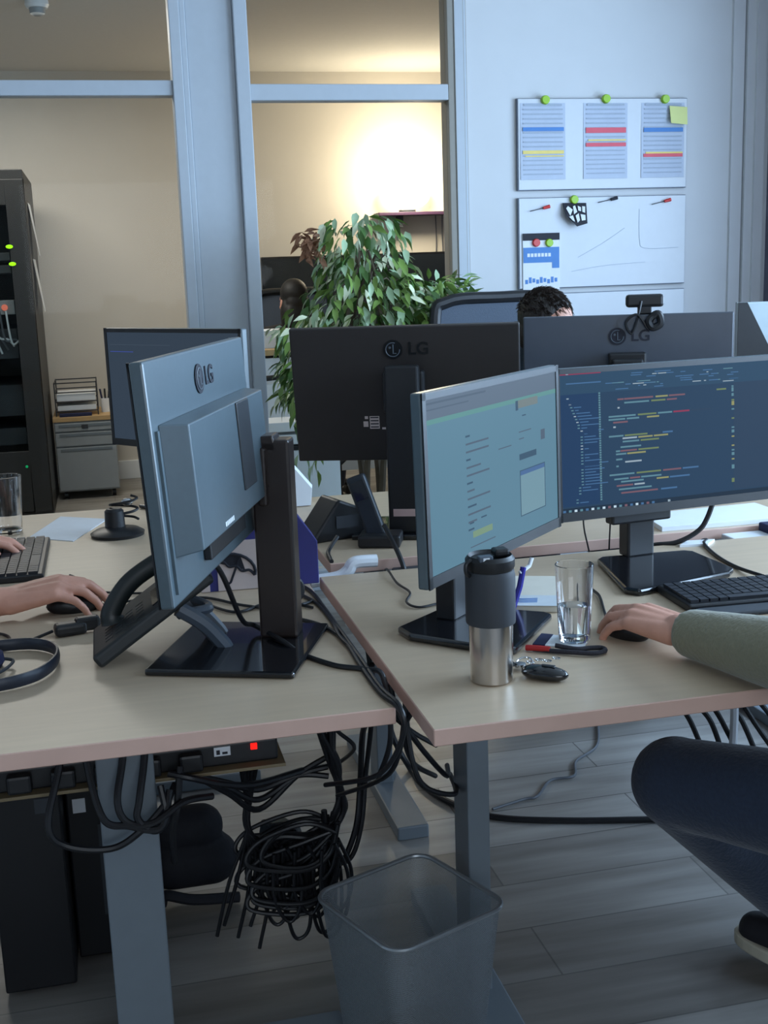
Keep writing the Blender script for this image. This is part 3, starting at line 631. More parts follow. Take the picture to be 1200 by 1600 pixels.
def col_stand(base_c, base_rz, bw, bd, col_c, cw, cd_, ctop, arm_to, mcol=None, sticker=False):
    """flat plate + rear column, given in the monitor's local frame"""
    def f(t, X, yr, zc, W, H):
        B = T(base_c[0], base_c[1], 0) @ RZ(base_rz)
        MB().box(-bw/2, bw/2, -bd/2, bd/2, .0005, .012, 0, B).build('stand_base', M_BLKG, t, .004)
        c = MB().box(col_c[0]-cw/2, col_c[0]+cw/2, col_c[1]-cd_/2, col_c[1]+cd_/2, .011, ctop, 0).build('stand_column', mcol or M_BRN, t, .005)
        a = V(arm_to); MB().tube([(col_c[0], col_c[1]-cd_/2+.004, ctop-.07), (a.x, a.y, a.z)], (.03, .036), 12, sub=1, flat=(1, 0, 0)).build('tilt_arm', M_BRN, t)
        MB().box(a.x-.04, a.x+.04, a.y-.012, a.y+.004, a.z-.05, a.z+.05).build('arm_head', M_BRN, t, .004)
        MB().prism([(col_c[0]-cw/2, col_c[1]+cd_*.2, ctop-.02), (col_c[0]-cw/2, col_c[1]-cd_*.75, ctop-.02), (col_c[0]-cw/2, col_c[1]-cd_*.75, ctop+.004), (col_c[0]-cw/2, col_c[1]+cd_*.1, ctop+.008)], (cw, 0, 0)).build('column_cap', M_BRN, t, .003)
        if sticker: MB().box(col_c[0]-cw*.4, col_c[0]+cw*.4, col_c[1]+cd_/2, col_c[1]+cd_/2+.001, .045, .062).build('sticker', mat('pale pink sticker', (206, 176, 172), .6), c)
    return f
def to_local(p, c, yaw): return RZ(-yaw) @ (V(p)-V((c[0], c[1], DZ)))

# near left grey monitor seen from behind
c1, y1 = (.142, 1.8354, 1.105), rad(-110)
bl = to_local((.1925, 1.967, DZ), c1, y1); cl = to_local((.270, 2.010, DZ), c1, y1)
def near_extra(t, X, yr, W, H):
    m = MB()
    for k in range(6): m.box(.05+.009*k, .056+.009*k, yr+.036, yr+.0366, -.094, -.087, 0, X)
    m.build('printed_marking', M_PAPER, t)
monitor('large grey backed monitor nearest on the left desk, screen turned away', c1, y1, rad(-3.4), .555, .335,
        col_stand((bl.x, bl.y), rad(-2.5), .274, .252, (cl.x, cl.y), .05, .068, .362, (cl.x, .052, .30)), rear='lg', logo=(.0, .122, .040, M_INK), rear_extra=near_extra)
# far left monitor, screen facing left user
c6, y6 = (.185, 3.285, 1.076), rad(-52)
monitor('dark screened monitor at the far end of the left desk', c6, y6, rad(0), .555, .335, col_stand((0, .06), 0, .27, .22, (0, .09), .06, .04, .38, (0, .03, .33)),
        screen=[(.015, .03, .985, .98, 0), (.04, .80, .22, .806, 1), (.04, .86, .5, .864, 2)], screen_mats=[lit('slate display', (52, 64, 78)), lit('indigo line', (60, 76, 150)), lit('slate line', (64, 76, 90))])
# dark rear monitor, middle
def sticker_extra(t, X, yr, W, H):
    yr -= .022; m = MB(); m.box(.068, .092, yr+.022, yr+.0225, -.085, -.053, 0, X).box(.096, .108, yr+.022, yr+.0225, -.080, -.066, 0, X).box(.096, .104, yr+.022, yr+.0225, -.060, -.053, 0, X)
    m.box(.042, .062, yr+.022, yr+.0225, -.087, -.082, 0, X); m.build('rating_label', M_PINKC, t)
    m = MB()
    for k in range(4): m.box(.070, .090, yr+.0225, yr+.0227, -.082+.008*k, -.079+.008*k, 0, X)
    m.build('label_print', M_INK, t)
def rz_of(a): return math.pi+a
c4, y4 = (.7124, 2.8003, 1.081), rad(180-20.8)
def dark_stand(t, X, yr, zc, W, H, top=.415):
    MB().box(-.13, .13, -.10, .12, .0005, .014).build('stand_base', M_BLKG, t, .004)
    c = MB().box(-.04, .04, .055, .10, .013, top).build('stand_column', M_BLK, t, .005)
    MB().box(-.028, .028, .10, .1012, .055, .073).build('sticker', mat('pale pink sticker', (206, 176, 172), .6), c)
    MB().box(-.05, .05, .02, .06, .30, .40).build('tilt_arm', M_BLK, t, .006)
monitor('black monitor back on the rear desk in front of the leafy plant', c4, y4, rad(8.5), .555, .335, dark_stand, logo=(.0, .112, .042, mat('logo black', (12, 16, 20), .3)), rear='none', rear_extra=sticker_extra, rear_m=mat('near black monitor back', (42, 38, 37), .45, var=.06))
# bluish rear monitor with webcam
c5, y5 = (1.3785, 2.9839, 1.071), rad(180-22.7)
monitor('slate grey monitor back with the webcam clipped on top', c5, y5, rad(0), .555, .335, lambda *a: dark_stand(*a, top=.385), rear='none', logo=(.0, .110, .042, M_INK), rear_m=mat('slate monitor back', (58, 66, 78), .34, var=.06, spec=.8), rear_extra=lambda t, X, yr, W, H: MB().box(-.045, .045, yr-.001, yr+.003, .058, .066, 0, X).build('vent_slot', M_INK, t))
# rightmost rear monitor, only its corner in view
monitor('pale lit monitor corner at the right end of the rear desk', (1.955, 2.93, 1.09), rad(180-10), rad(0), .52, .335, dark_stand, rear_m=mat('lit monitor back', (176, 190, 196), .35, var=.05), rear='none', rear_extra=lambda t, X, yr, W, H: MB().prism([X @ V(p) for p in [(W/2, yr, H/2), (W/2, yr, -H/2), (W/2-.20, yr, -H/2), (W/2-.025, yr, H/2)]], (0, .003, 0)).build('shaded_wedge', M_BLK, t))  # bright light painted as a pale back, its dark side as a black wedge
# web page monitor
WEBM = [lit('web body', (90, 128, 148)), lit('web toolbar', (92, 108, 126)), lit('web green line', (92, 142, 140)), lit('web tan box', (112, 124, 124)), lit('web ink', (56, 82, 104)), lit('web blue title', (72, 104, 148)),
        lit('web dialog', (112, 146, 160)), lit('web olive', (118, 146, 120)), lit('web pale', (108, 150, 172)), lit('web dark tab', (78, 94, 112))]
it = [(.015, .03, .985, .985, 0), (.015, .86, .985, .985, 1), (.03, .935, .42, .945, 9), (.03, .905, .30, .912, 9), (.015, .835, .985, .86, 2), (.64, .80, .82, .845, 3), (.64, .79, .66, .845, 4), (.69, .75, .72, .757, 4)]
random.seed(3)
for k in range(13):
    z = .72-.042*k; wd = random.choice([.06, .03, .10, .04, .16, .05]); it.append((.27, z, .27+wd, z+.010, 4 if k % 3 == 0 else 9))
it += [(.30, .17, .44, .205, 7), (.28, .12, .46, .126, 9), (.28, .25, .31, .258, 4), (.36, .26, .40, .268, 4), (.66, .50, .80, .535, 4), (.84, .58, .875, .64, 9), (.85, .59, .865, .63, 0), (.66, .17, .87, .44, 4), (.665, .175, .865, .41, 6), (.665, .41, .865, .435, 5), (.5, .60, .6, .606, 9), (.66, .62, .70, .626, 9), (.66, .66, .76, .666, 9)]
it += [(.015, .03, .985, .062, 1)]+[(.03+.022*k, .036, .044+.022*k, .056, 4) for k in range(10)]+[(.62, .04, .9, .05, 4)]
def plate_stand(bx, by, bw, bd, cw, round_=False):
    def f(t, X, yr, zc, W, H):
        P = [(bx-bw/2, by-bd/2+.03), (bx-bw/2+.03, by-bd/2), (bx+bw/2-.03, by-bd/2), (bx+bw/2, by-bd/2+.03), (bx+bw*.42, by+bd/2), (bx-bw*.42, by+bd/2)]
        MB().prism([(x, y, .0005) for x, y in P], (0, 0, .014)).build('stand_base', M_BLKG, t, .005)
        MB().box(bx-cw/2, bx+cw/2, by+.01, by+.05, .012, .30).build('stand_column', M_BLK, t, .005)
        MB().box(bx-.05, bx+.05, yr+.01, max(by+.04, yr+.02), .22, .30).build('tilt_arm', M_BLK, t, .005)
    return f
c2, y2 = (.6616, 1.9813, 1.027), rad(44.8)
def poly_stand(pts, c, yaw, col, cw, ctop, bar=None):
    L_ = [to_local((x, y, DZ), c, yaw) for x, y in pts]; q = to_local((col[0], col[1], DZ), c, yaw)
    def f(t, X, yr, zc, W, H):
        MB().prism([(p.x, p.y, .0005) for p in L_], (0, 0, .014)).build('stand_base', M_BLKG, t, .005)
        MB().box(q.x-cw/2, q.x+cw/2, q.y, q.y+.04, .012, ctop).build('stand_column', M_BLK, t, .005)
        MB().box(q.x-.05, q.x+.05, min(yr+.002, q.y), max(q.y+.03, yr+.03), ctop-.08, ctop).build('tilt_arm', M_BLK, t, .005)
        if bar: MB().box(q.x-.085, q.x+.06, yr-.012, yr+.02, zc-H/2-.022, zc-H/2+.004).build('lower_bar', M_BLK, t, .005)
    return f
monitor('angled monitor showing a pale web page behind the steel tumbler', c2, y2, rad(1), .53, .32, poly_stand([(.472, 1.972), (.481, 1.921), (.615, 1.785), (.632, 1.790), (.76, 1.955), (.752, 1.972), (.60, 2.079)], c2, y2, (.605, 1.995), .075, .30), screen=it, screen_mats=WEBM)
# code monitor
CODM = [lit('code body', (42, 66, 92)), lit('code side bar', (36, 62, 96)), lit('code top', (46, 74, 100)), lit('code red', (140, 56, 84)), lit('code white', (150, 168, 182)), lit('code blue', (70, 108, 150)), lit('code olive', (108, 126, 90)), lit('code pink', (118, 88, 100)), lit('code teal', (92, 132, 148)), lit('code yellow', (142, 144, 100)), lit('taskbar', (34, 50, 68)), lit('bright icon', (190, 214, 230)), lit('code edge', (46, 66, 90))]
it = [(.012, .04, .988, .975, 0), (.012, .83, .988, .975, 2), (.012, .10, .185, .83, 1), (.012, .955, .20, .972, 3), (.05, .957, .06, .968, 4), (.05, .895, .2, .903, 5), (.80, .10, .988, .83, 12)]
for k in range(52):
    x = .2+random.random()*.60; z = .84+.014*random.randrange(8); wd = .008+random.random()*.05; it.append((x, z, min(.86, x+wd), z+.006, random.choice([5, 5, 5, 8, 4, 5])))
for k in range(36):
    z = .80-.0195*k; x = .05+.005*min(k, 9)-.0+(.012 if 10 < k < 30 else 0)-(.012 if k > 32 else 0); it.append((x, z, x+.010, z+.007, random.choice([4, 8, 8])))
    if random.random() < .85: it.append((x+.016, z, x+.03+random.random()*.09, z+.006, 5))
for k in range(46): it.append((.188, .82-.0155*k, .196, .831-.0155*k, 8))
rows = [(.77, .27, [(.03, 7), (.14, 7), (.06, 9), (.08, 7)]), (.745, .30, [(.12, 8), (.07, 6), (.05, 7)]), (.715, .27, [(.01, 4)]), (.66, .23, [(.13, 8), (.09, 6), (.07, 8), (.08, 3), (.10, 12)]), (.64, .23, [(.08, 8), (.06, 8), (.03, 12), (.06, 9)]), (.62, .25, [(.07, 7)]), (.59, .25, [(.012, 4)]),
        (.53, .23, [(.07, 8), (.11, 6), (.06, 12), (.05, 5)]), (.512, .29, [(.07, 4), (.07, 9), (.07, 9)]), (.49, .29, [(.08, 8), (.09, 6)]), (.455, .28, [(.10, 8)]), (.43, .26, [(.02, 8), (.08, 7), (.10, 6)]), (.41, .26, [(.05, 8), (.09, 9)]), (.375, .26, [(.03, 8)]), (.355, .30, [(.08, 4)]), (.33, .26, [(.012, 8)]), (.275, .23, [(.12, 8), (.12, 6), (.09, 7), (.08, 5)]), (.245, .25, [(.07, 8), (.05, 7), (.10, 8)]), (.225, .28, [(.11, 8), (.05, 12), (.06, 9), (.10, 5)]), (.20, .26, [(.08, 7), (.05, 4)]), (.175, .27, [(.16, 8)]), (.15, .28, [(.18, 7), (.08, 5)])]
for z, x, ws in rows:
    for wd, mi in ws: it.append((x, z, x+wd*.92, z+.011, mi)); x += wd
for k in range(22):
    z = .80-.031*k
    if random.random() < .7: it.append((.79, z, .803, z+random.choice([.01, .01, .02, .028]), random.choice([9, 6, 8])))
it += [(.72, .785, .765, .796, 6), (.82, .115, .97, .125, 8), (.012, .04, .988, .09, 10)]+[(.025+.0245*k, .062, .037+.0245*k, .078, random.choice([11, 11, 4, 8, 5, 7, 11])) for k in range(20)]+[(.44, .036, .485, .046, 11)]
c3, y3 = (1.146, 2.28, 1.013), rad(6.5)
monitor('monitor full of dark blue code beside the web page screen', c3, y3, rad(2.6), .537, .316, poly_stand([(.955, 2.07), (.975, 2.045), (1.205, 2.110), (1.228, 2.135), (1.222, 2.295), (1.205, 2.310), (1.015, 2.320), (1.0, 2.305)], c3, y3, (1.098, 2.296), .066, .26, True), screen=it, screen_mats=CODM)

wb = thing('webcam', 'black webcam clipped on top of the slate monitor back', 'webcam', (1.425, 2.975, 1.2385), rad(-22.7))
MB().box(-.05, .05, -.02, .018, .018, .052).build('camera_body', M_BLK, wb, .008)
MB().cyl((0, .018, .035), (0, .026, .035), .012).build('lens', M_BLKG, wb)
MB().box(-.018, .018, -.022, .03, .0, .02).build('clip', M_BLK, wb, .003)
MB().tube([(-.01, -.024, .035), (-.02, -.034, -.01), (-.035, -.036, -.05), (-.05, -.036, -.02), (-.02, -.038, .0), (.01, -.036, -.04), (.02, -.034, -.01)], .0035, 6).build('coiled_lead', M_CABLE, wb)
MB().tube([(.02, -.036, -.005), (.035, -.038, .0), (.04, -.038, -.025), (.02, -.038, -.035), (.01, -.038, -.02)], .010, 8, closed=True).build('lead_bundle', M_CABLE, wb)

# ------------------------------------------------------------------ cables on and around the desks
def cable(pts, r, label, m=None, group=None, name='cable', sub=8):
    o = MB().tube(pts, r, 8, sub=sub).build(name, m or M_CABLE); return tag(o, label, 'cable', group)
Z = DZ+.004
cable([(.125, 1.868, .955), (.16, 1.90, .90), (.195, 1.96, .80), (.225, 2.03, .765), (.262, 1.95, .757), (.287, 1.905, Z+.001), (.33, 1.83, Z), (.373, 1.794, Z), (.398, 1.77, .735), (.402, 1.75, .64), (.39, 1.80, .55)], .0045, 'black cord dropping from the near monitor and crossing its base')
G1 = 'black cables running along the right side of the left desk'
cable([(.345, 2.40, Z), (.372, 2.30, Z), (.376, 2.16, Z), (.377, 2.0, Z), (.378, 1.86, Z), (.378, 1.70, Z), (.386, 1.612, Z), (.388, 1.607, .70), (.36, 1.66, .62), (.30, 1.80, .55)], .004, 'black cable following the right desk edge to the front corner', group=G1)
cable([(.318, 2.11, Z), (.345, 2.06, Z+.002), (.366, 2.0, Z), (.372, 1.92, Z), (.37, 1.80, Z), (.372, 1.68, Z), (.384, 1.615, Z-.002), (.39, 1.612, .71), (.385, 1.70, .60), (.33, 1.86, .5)], .004, 'black cable leaving behind the column and falling off the front corner', group=G1)
cable([(.33, 2.34, Z), (.352, 2.27, Z), (.368, 2.20, Z), (.373, 2.08, Z), (.367, 1.97, Z+.003), (.376, 1.90, Z)], .0035, 'short black cable in front of the blue carton corner', group=G1)
cable([(.10, 2.33, Z), (.162, 2.325, Z), (.228, 2.243, Z), (.297, 2.194, Z), (.365, 2.225, Z)], .003, 'thin black cable lying in front of the umbrella carton')
cable([(.155, 2.29, Z), (.21, 2.20, Z), (.29, 2.25, Z), (.355, 2.18, Z)], .003, 'thin black cable curling behind the near monitor column')
cable([(-.075, 2.338, Z+.01), (-.04, 2.345, Z), (-.016, 2.347, Z), (.028, 2.355, Z), (.072, 2.334, Z), (.13, 2.285, Z)], .0025, 'thin black cable of the mouse under the left hand')
cable([(-.11, 2.62, Z), (-.097, 2.591, Z), (-.054, 2.463, Z), (.010, 2.418, Z), (.061, 2.389, Z), (.14, 2.26, Z)], .0025, 'thin black keyboard cable curving past the left hand')
cable([(.60, 2.60, .80), (.605, 2.55, .775), (.61, 2.51, .752), (.615, 2.48, .72), (.62, 2.46, .66)], .006, 'thick black cable dropping from the desk phone into the gap')
cable([(.50, 2.66, .77), (.47, 2.62, Z+.003), (.462, 2.56, Z), (.46, 2.53, Z)], .005, 'black cable bending down at the corner of the rear desk')
cable([(.56, 2.46, .70), (.559, 2.42, Z), (.553, 2.30, Z), (.560, 2.22, Z), (.536, 2.154, Z), (.550, 2.111, Z), (.60, 2.125, Z), (.64, 2.12, Z)], .0025, 'thin kinked black cable left of the web page monitor')
cable([(.94, 2.26, Z), (.917, 2.189, Z), (.906, 2.115, Z), (.900, 2.065, Z), (.868, 1.97, Z), (.832, 1.868, Z+.006)], .003, 'thin black mouse cable beside the water glass')
cable([(1.326, 2.45, .735), (1.318, 2.415, Z), (1.293, 2.38, Z), (1.264, 2.271, Z), (1.254, 2.172, Z), (1.250, 2.06, Z+.008)], .004, 'black keyboard cable right of the code monitor base')
cable([(1.335, 2.405, .86), (1.310, 2.40, .80), (1.286, 2.40, .77), (1.239, 2.41, Z+.002), (1.19, 2.44, .735), (1.17, 2.47, .70)], .006, 'thick black cable hanging right of the code monitor column')
cable([(1.02, 2.43, .87), (1.025, 2.44, .80), (1.04, 2.45, .745), (1.06, 2.47, .69)], .002, 'thin dark wire hanging left of the code monitor column')
cable([(1.09, 2.43, .87), (1.09, 2.44, .80), (1.092, 2.45, .745), (1.10, 2.47, .69)], .002, 'thin dark wire hanging close to the code monitor column')
# floor cables
cable([(.66, 3.08, .40), (.70, 3.05, .12), (.743, 3.013, .01), (.750, 2.901, .008), (.786, 2.778, .008), (.870, 2.659, .008), (1.031, 2.586, .008), (1.246, 2.526, .008), (1.370, 2.495, .008), (1.7, 2.4, .008)], .008, 'thick black cable sweeping over the floor under the right desk')
cable([(1.45, 3.3, .006), (1.376, 3.162, .006), (1.30, 3.0, .006), (1.203, 2.918, .006), (1.16, 2.83, .006), (1.088, 2.821, .006), (1.02, 2.74, .006), (.979, 2.733, .006), (.884, 2.703, .006)], .004, 'thin grey kinked cable on the floor under the right desk', M_CABG)
G2 = 'black cables hanging at the corner of the right desk'
for k, P in enumerate([[(.47, 1.93, .71), (.471, 1.92, .60), (.475, 1.90, .526), (.497, 1.9, .474), (.56, 1.93, .44), (.60, 2.1, .40)], [(.45, 1.95, .71), (.455, 1.94, .62), (.49, 1.93, .55), (.56, 1.99, .45), (.60, 2.12, .41)], [(.49, 1.90, .71), (.48, 1.90, .63), (.47, 1.94, .57), (.50, 2.0, .48), (.57, 2.1, .40)], [(.44, 2.1, .71), (.46, 2.1, .58), (.52, 2.12, .50), (.60, 2.2, .42)]]):
    cable(P, .005, 'black cable sagging below the right desk corner toward its leg', group=G2)
G3 = 'black cables hanging right under the desk front'
for k in range(7):
    x = 1.13+.035*k; cable([(x, 2.22, .56), (x+.01, 2.2, .46), (x+.035+.01*(k % 2), 2.18, .40), (x+.07, 2.16, .30+.01*k)], .006, 'black cable hanging behind the raised knee under the right desk', group=G3)
cable([(1.25, 2.18, .56), (1.252, 2.16, .44), (1.25, 2.16, .32)], .009, 'white tube hanging among the black cables behind the knee', M_WHITE)
tag(MB().box(1.05, 1.50, 2.17, 2.27, .56, .60).build('cable_basket', M_STEEL, bevel=.004), 'grey cable basket under the right desk behind the knee', 'cable basket')

# ------------------------------------------------------------------ under the left desk
t = thing('computer_tower', 'slim black computer tower at the far left under the desk', 'computer', (-.217, 2.40, 0), 0)
MB().box(-.068, .068, -.19, .2, .01, .47).build('case', mat('tower black', (14, 15, 19), .5), t, .004)
for sx in (-1, 1):
    for sy in (-1, 1): MB().cyl((sx*.05, sy*.15, 0), (sx*.05, sy*.15, .012), .012).build('rubber_foot', M_BLK, t)
MB().box(.02, .05, -.1915, -.19, .38, .41).build('port_panel', M_DKGRY, t)
t = thing('computer_tower', 'wider black computer tower standing behind the wide grey desk leg', 'computer', (-.057, 2.50, 0), 0)
MB().box(-.088, .088, -.2, .2, .01, .42).build('case', mat('tower black', (14, 15, 19), .5), t, .004)
for sx in (-1, 1):
    for sy in (-1, 1): MB().cyl((sx*.07, sy*.16, 0), (sx*.07, sy*.16, .012), .012).build('rubber_foot', M_BLK, t)
MB().box(-.075, -.05, -.2015, -.2, .33, .36).build('white_tag', M_PAPER, t)
MB().box(-.03, .06, -.2015, -.2, .1, .3).build('rear_grille', M_DKGRY, t)
ps = thing('power_strip', 'black power strip with red lit switch under the left desk front', 'power strip', (-.02, 1.95, .548))
MB().box(-.30, .27, -.05, .05, 0, .006).build('tray_plate', mat('tray brass edge', (126, 112, 84), .5), ps, .001)
MB().box(-.29, .26, -.03, .03, .006, .046).build('strip_body', M_BLK, ps, .004)
MB().box(.213, .224, -.034, -.029, .031, .041).build('switch_light', lit('red switch', (255, 30, 24), 1.6), ps)
w = MB().box(.15, .178, -.0335, -.029, .026, .042).build('white_label', M_PAPER, ps)
MB().box(.154, .160, -.0342, -.0335, .029, .037).box(.164, .173, -.0342, -.0335, .029, .033).build('label_print', M_INK, w)
for k in range(6):
    MB().box(-.26+.07*k, -.22+.07*k, -.05, -.028, .008, .04).build('plug', M_BLK, ps, .005)
bp = limb_mesh('laptop_bag', [((.06, 2.50, .09), .06, (.15, 2.50, .09), .06), ((.06, 2.50, .17), .05, (.13, 2.50, .17), .05)], .008, mat('black nylon', (26, 28, 36), .8, bump=.3, scale=40), None)
tag(bp, 'soft black bag slumped on the floor under the left desk', 'bag')
tag(MB().tube([(.03, 2.45, .02), (.04, 2.43, .05), (.10, 2.43, .03), (.2, 2.44, .015)], .012, 8).build('bag_strap', mat('black nylon', (26, 28, 36), .8)), 'black strap trailing on the floor from the slumped bag', 'strap')
for k, (x, y, z, a, lb) in enumerate([(.235, 2.14, .27, .5, 'black power adapter hanging upright in the cable tangle'), (.30, 2.16, .25, -.3, 'grey black power adapter hanging tilted in the cable tangle')]):
    t = thing('power_adapter', lb, 'adapter', (x, y, z-.06), a); MB().box(-.03, .03, -.018, .018, 0, .12, 0, RY(.25*(1-2*k))).build('case', mat('adapter black', (34, 40, 46), .4), t, .006)
    MB().box(-.018, .018, -.0186, -.018, .03, .09, 0, RY(.25*(1-2*k))).build('rating_label', M_GREYB, t)
G4 = 'tangled black cables under the left desk'
random.seed(11)
LT = 'black cable in the tangle hanging under the left desk'
def tangle(P, r=.005): cable(P, r, LT, group=G4, sub=7)
for k in range(7):      # thick bundle from the desk corner
    o = lambda s=.012: random.uniform(-s, s)
    tangle([(.34+o(.03), 2.05+o(), .66), (.345+o(.02), 2.06+o(), .57), (.365+o(), 2.08+o(), .47), (.385+o(), 2.10+o(), .40), (.375+o(), 2.10+o(), .35), (.34+o(), 2.10+o(), .31), (.28+o(.03), 2.11+o(), .305+o(.02)), (.22+o(.03), 2.11+o(), .29+o(.03))], .0055)
for k in range(16):     # loops coming back into the bundle
    a = random.uniform(.10, .17); z = random.uniform(.19, .30); y = 2.09+random.uniform(-.03, .05)
    tangle([(.36, y, .33), (.30, y, z+.06), (.36-a, y+.01, z+.03), (.36-a-.02, y, z-.01), (.29, y-.01, z-.03), (.345, y, z-.01), (.365, y, z+.05)], .0045)
for k in range(14):     # loops hanging down at the right of the tangle
    x = .225+.010*k; z = random.uniform(.10, .19); y = 2.06+random.uniform(-.02, .05)
    tangle([(x-.015, y, .30), (x-.02, y, .22), (x-.006, y, z+.015), (x+.012, y, z), (x+.03, y, z+.03), (x+.035, y+.01, .24), (x+.01, y, .31)], .0038)
for x, z in ((.125, .13), (.14, .15), (.165, .12), (.205, .09), (.19, .14), (.235, .16)):  # straight ends
    tangle([(.195+random.uniform(-.01, .02), 2.1, .50), (.20, 2.1, .42), (.195, 2.1, .34), (x+.03, 2.1, .24), (x, 2.1, z)], .0038)
for k in range(5): tangle([(.18+.008*k, 2.0, .555), (.185+.008*k, 2.05, .50), (.195+.003*k, 2.09, .42), (.2, 2.1, .34), (.21+.01*k, 2.11, .28)], .004)
for k in range(3): tangle([(.10, 2.02, .50), (.16, 2.06, .46-.01*k), (.22, 2.1, .42-.02*k), (.30, 2.12, .43), (.36, 2.12, .42+.02*k)], .006)
tangle([(.40, 1.80, .68), (.41, 2.0, .56), (.42, 2.1, .42), (.41, 2.1, .33), (.39, 2.1, .27), (.37, 2.1, .245), (.35, 2.1, .30), (.345, 2.1, .36)], .006)
tangle([(.43, 2.0, .68), (.435, 2.05, .55), (.43, 2.1, .42), (.42, 2.1, .33), (.40, 2.1, .262), (.375, 2.1, .25), (.355, 2.1, .32)], .005)
tangle([(.30, 1.9, .70), (.33, 1.95, .62), (.36, 2.0, .56), (.40, 2.05, .50), (.38, 2.2, .40)], .004)
G5 = 'black cable loops across the wide left desk leg'
for k, P in enumerate([[(-.12, 1.885, .70), (-.12, 1.875, .62), (-.145, 1.83, .53), (-.12, 1.83, .49), (-.05, 1.83, .475), (.0, 1.83, .50), (.04, 1.85, .53), (.06, 1.88, .55)], [(-.02, 1.885, .70), (-.02, 1.875, .62), (-.035, 1.84, .55), (-.02, 1.83, .515), (.02, 1.83, .51), (.07, 1.85, .53), (.12, 1.88, .52)],
     [(.015, 1.885, .70), (.015, 1.875, .62), (.0, 1.84, .55), (-.005, 1.83, .52), (.02, 1.83, .495), (.04, 1.84, .51), (.035, 1.86, .56)], [(-.08, 1.885, .70), (-.08, 1.875, .62), (-.06, 1.83, .53), (-.02, 1.83, .51), (.03, 1.83, .50), (.05, 1.86, .55)], [(.05, 1.88, .57), (.09, 1.87, .56), (.14, 1.9, .53), (.2, 1.95, .50), (.3, 2.05, .47)], [(.07, 1.88, .58), (.06, 1.86, .52), (.05, 1.87, .47), (.05, 1.9, .40)]]):
    cable(P, .006, 'black cable looping in front of the wide grey desk leg', group=G5)

# ------------------------------------------------------------------ waste bin
bn = thing('waste_bin', 'square silver wire mesh waste bin on the floor between the desks', 'bin', (.447, 1.842, 0), rad(23))
def rsq(h, r, z, n=8):
    P = []
    for q in range(4):
        cx, cy = [(1, 1), (-1, 1), (-1, -1), (1, -1)][q]
        for i in range(n+1):
            a = math.pi/2*q+math.pi/2*i/n; P.append(V((cx*(h-r)+r*math.cos(a), cy*(h-r)+r*math.sin(a), z)))
    return P
m = MB(); R0 = rsq(.096, .03, .004); R1 = rsq(.122, .035, .295); n = len(R0); NZ = 6; vs = []
for j in range(NZ+1): vs += [R0[i].lerp(R1[i], j/NZ) for i in range(n)]
m.add(vs, [(j*n+i, j*n+(i+1) % n, (j+1)*n+(i+1) % n, (j+1)*n+i) for j in range(NZ) for i in range(n)], 0, True)
m.build('mesh_wall', M_MESH, bn)
MB().prism(rsq(.097, .03, .0), (0, 0, .006)).build('base_plate', mat('bin base', (96, 92, 86), .6), bn, .001)
MB().tube(rsq(.123, .035, .295), .0045, 8, closed=True, sub=1).build('rim', mat('bin rim steel', (150, 156, 160), .35, metal=.6), bn)

# ------------------------------------------------------------------ things on the left desk
tag(MB().prism([(-.222, 3.07, DZ), (-.110, 2.985, DZ), (-.025, 3.235, DZ), (-.15, 3.321, DZ)], (0, 0, .002)).build('paper_sheet', M_PAPER), 'white paper sheet lying on the left desk by the black dock', 'paper')
hd = thing('headset_dock', 'round black dock with a coiled lead on the left desk', 'dock', (.0, 3.02, DZ))
MB().lathe([(0, 0), (.066, 0), (.068, .008), (.055, .016), (.02, .02), (0, .02)], n=36).build('base_disc', M_BLK, hd)
MB().lathe([(.026, .016), (.024, .06), (.018, .066), (0, .066)], c=(-.005, .02, 0), n=24).build('post', M_BLK, hd)
MB().tube([(.02+.035*math.cos(i*.9), .04+.02*math.sin(i*.9), .03+.004*i) for i in range(16)], .0035, 6).build('coiled_lead', M_CABLE, hd)
MB().sphere((.03, .05, .075), (.016, .008, .01), 12).build('metal_plug', M_CHROME, hd)
def keyboard(label, c, rz, lx, ly, group=None):
    t = thing('keyboard', label, 'keyboard', c, rz, group)
    MB().box(-lx/2, lx/2, -ly/2, ly/2, 0, .016).build('case', M_BLK, t, .004)
    k = MB(); nx = int(lx/.0195); ny = 6
    for i in range(nx):
        for j in range(ny):
            x = -lx/2+.008+i*(lx-.016)/nx; y = -ly/2+.012+j*(ly-.022)/ny; d = (ly-.022)/ny
            if j == 0 and 3 < i < 9:
                if i == 4: k.box(x, x+5*(lx-.016)/nx-.003, y, y+d-.003, .016, .021)
                continue
            k.box(x, x+(lx-.016)/nx-.003, y, y+d-.003, .016, .0215)
    k.build('keys', mat('key black', (36, 38, 44), .5, var=.15, scale=60), t)
    MB().box(-lx/2+.01, lx/2-.01, -ly/2-.045, -ly/2, 0, .010).build('wrist_rest', M_DKGRY, t, .004) if group is None and 'right' in label else None
    return t
keyboard('black keyboard under the left user hand by the drinking glass', (-.245, 2.80, DZ), rad(90), .39, .16)
keyboard('black keyboard on the right desk before the code monitor', (1.235, 1.975, DZ), rad(-3), .44, .15)
def mouse(label, c, rz):
    t = thing('mouse', label, 'mouse', c, rz)
    limb_mesh('shell', [], .003, M_BLK, t, balls=[(V((0, 0, .012)), (.054, .030, .022), None), (V((-.015, 0, .016)), (.036, .029, .020), None)])
    MB().cyl((.03, -.004, .026), (.03, .004, .026), .009).build('scroll_wheel', M_DKGRY, t)
    return t
mouse('black mouse under the hand on the left desk', (-.095, 2.338, DZ), 0)
mouse('dark blue mouse under the hand on the right desk', (.847, 1.832, DZ), rad(112))
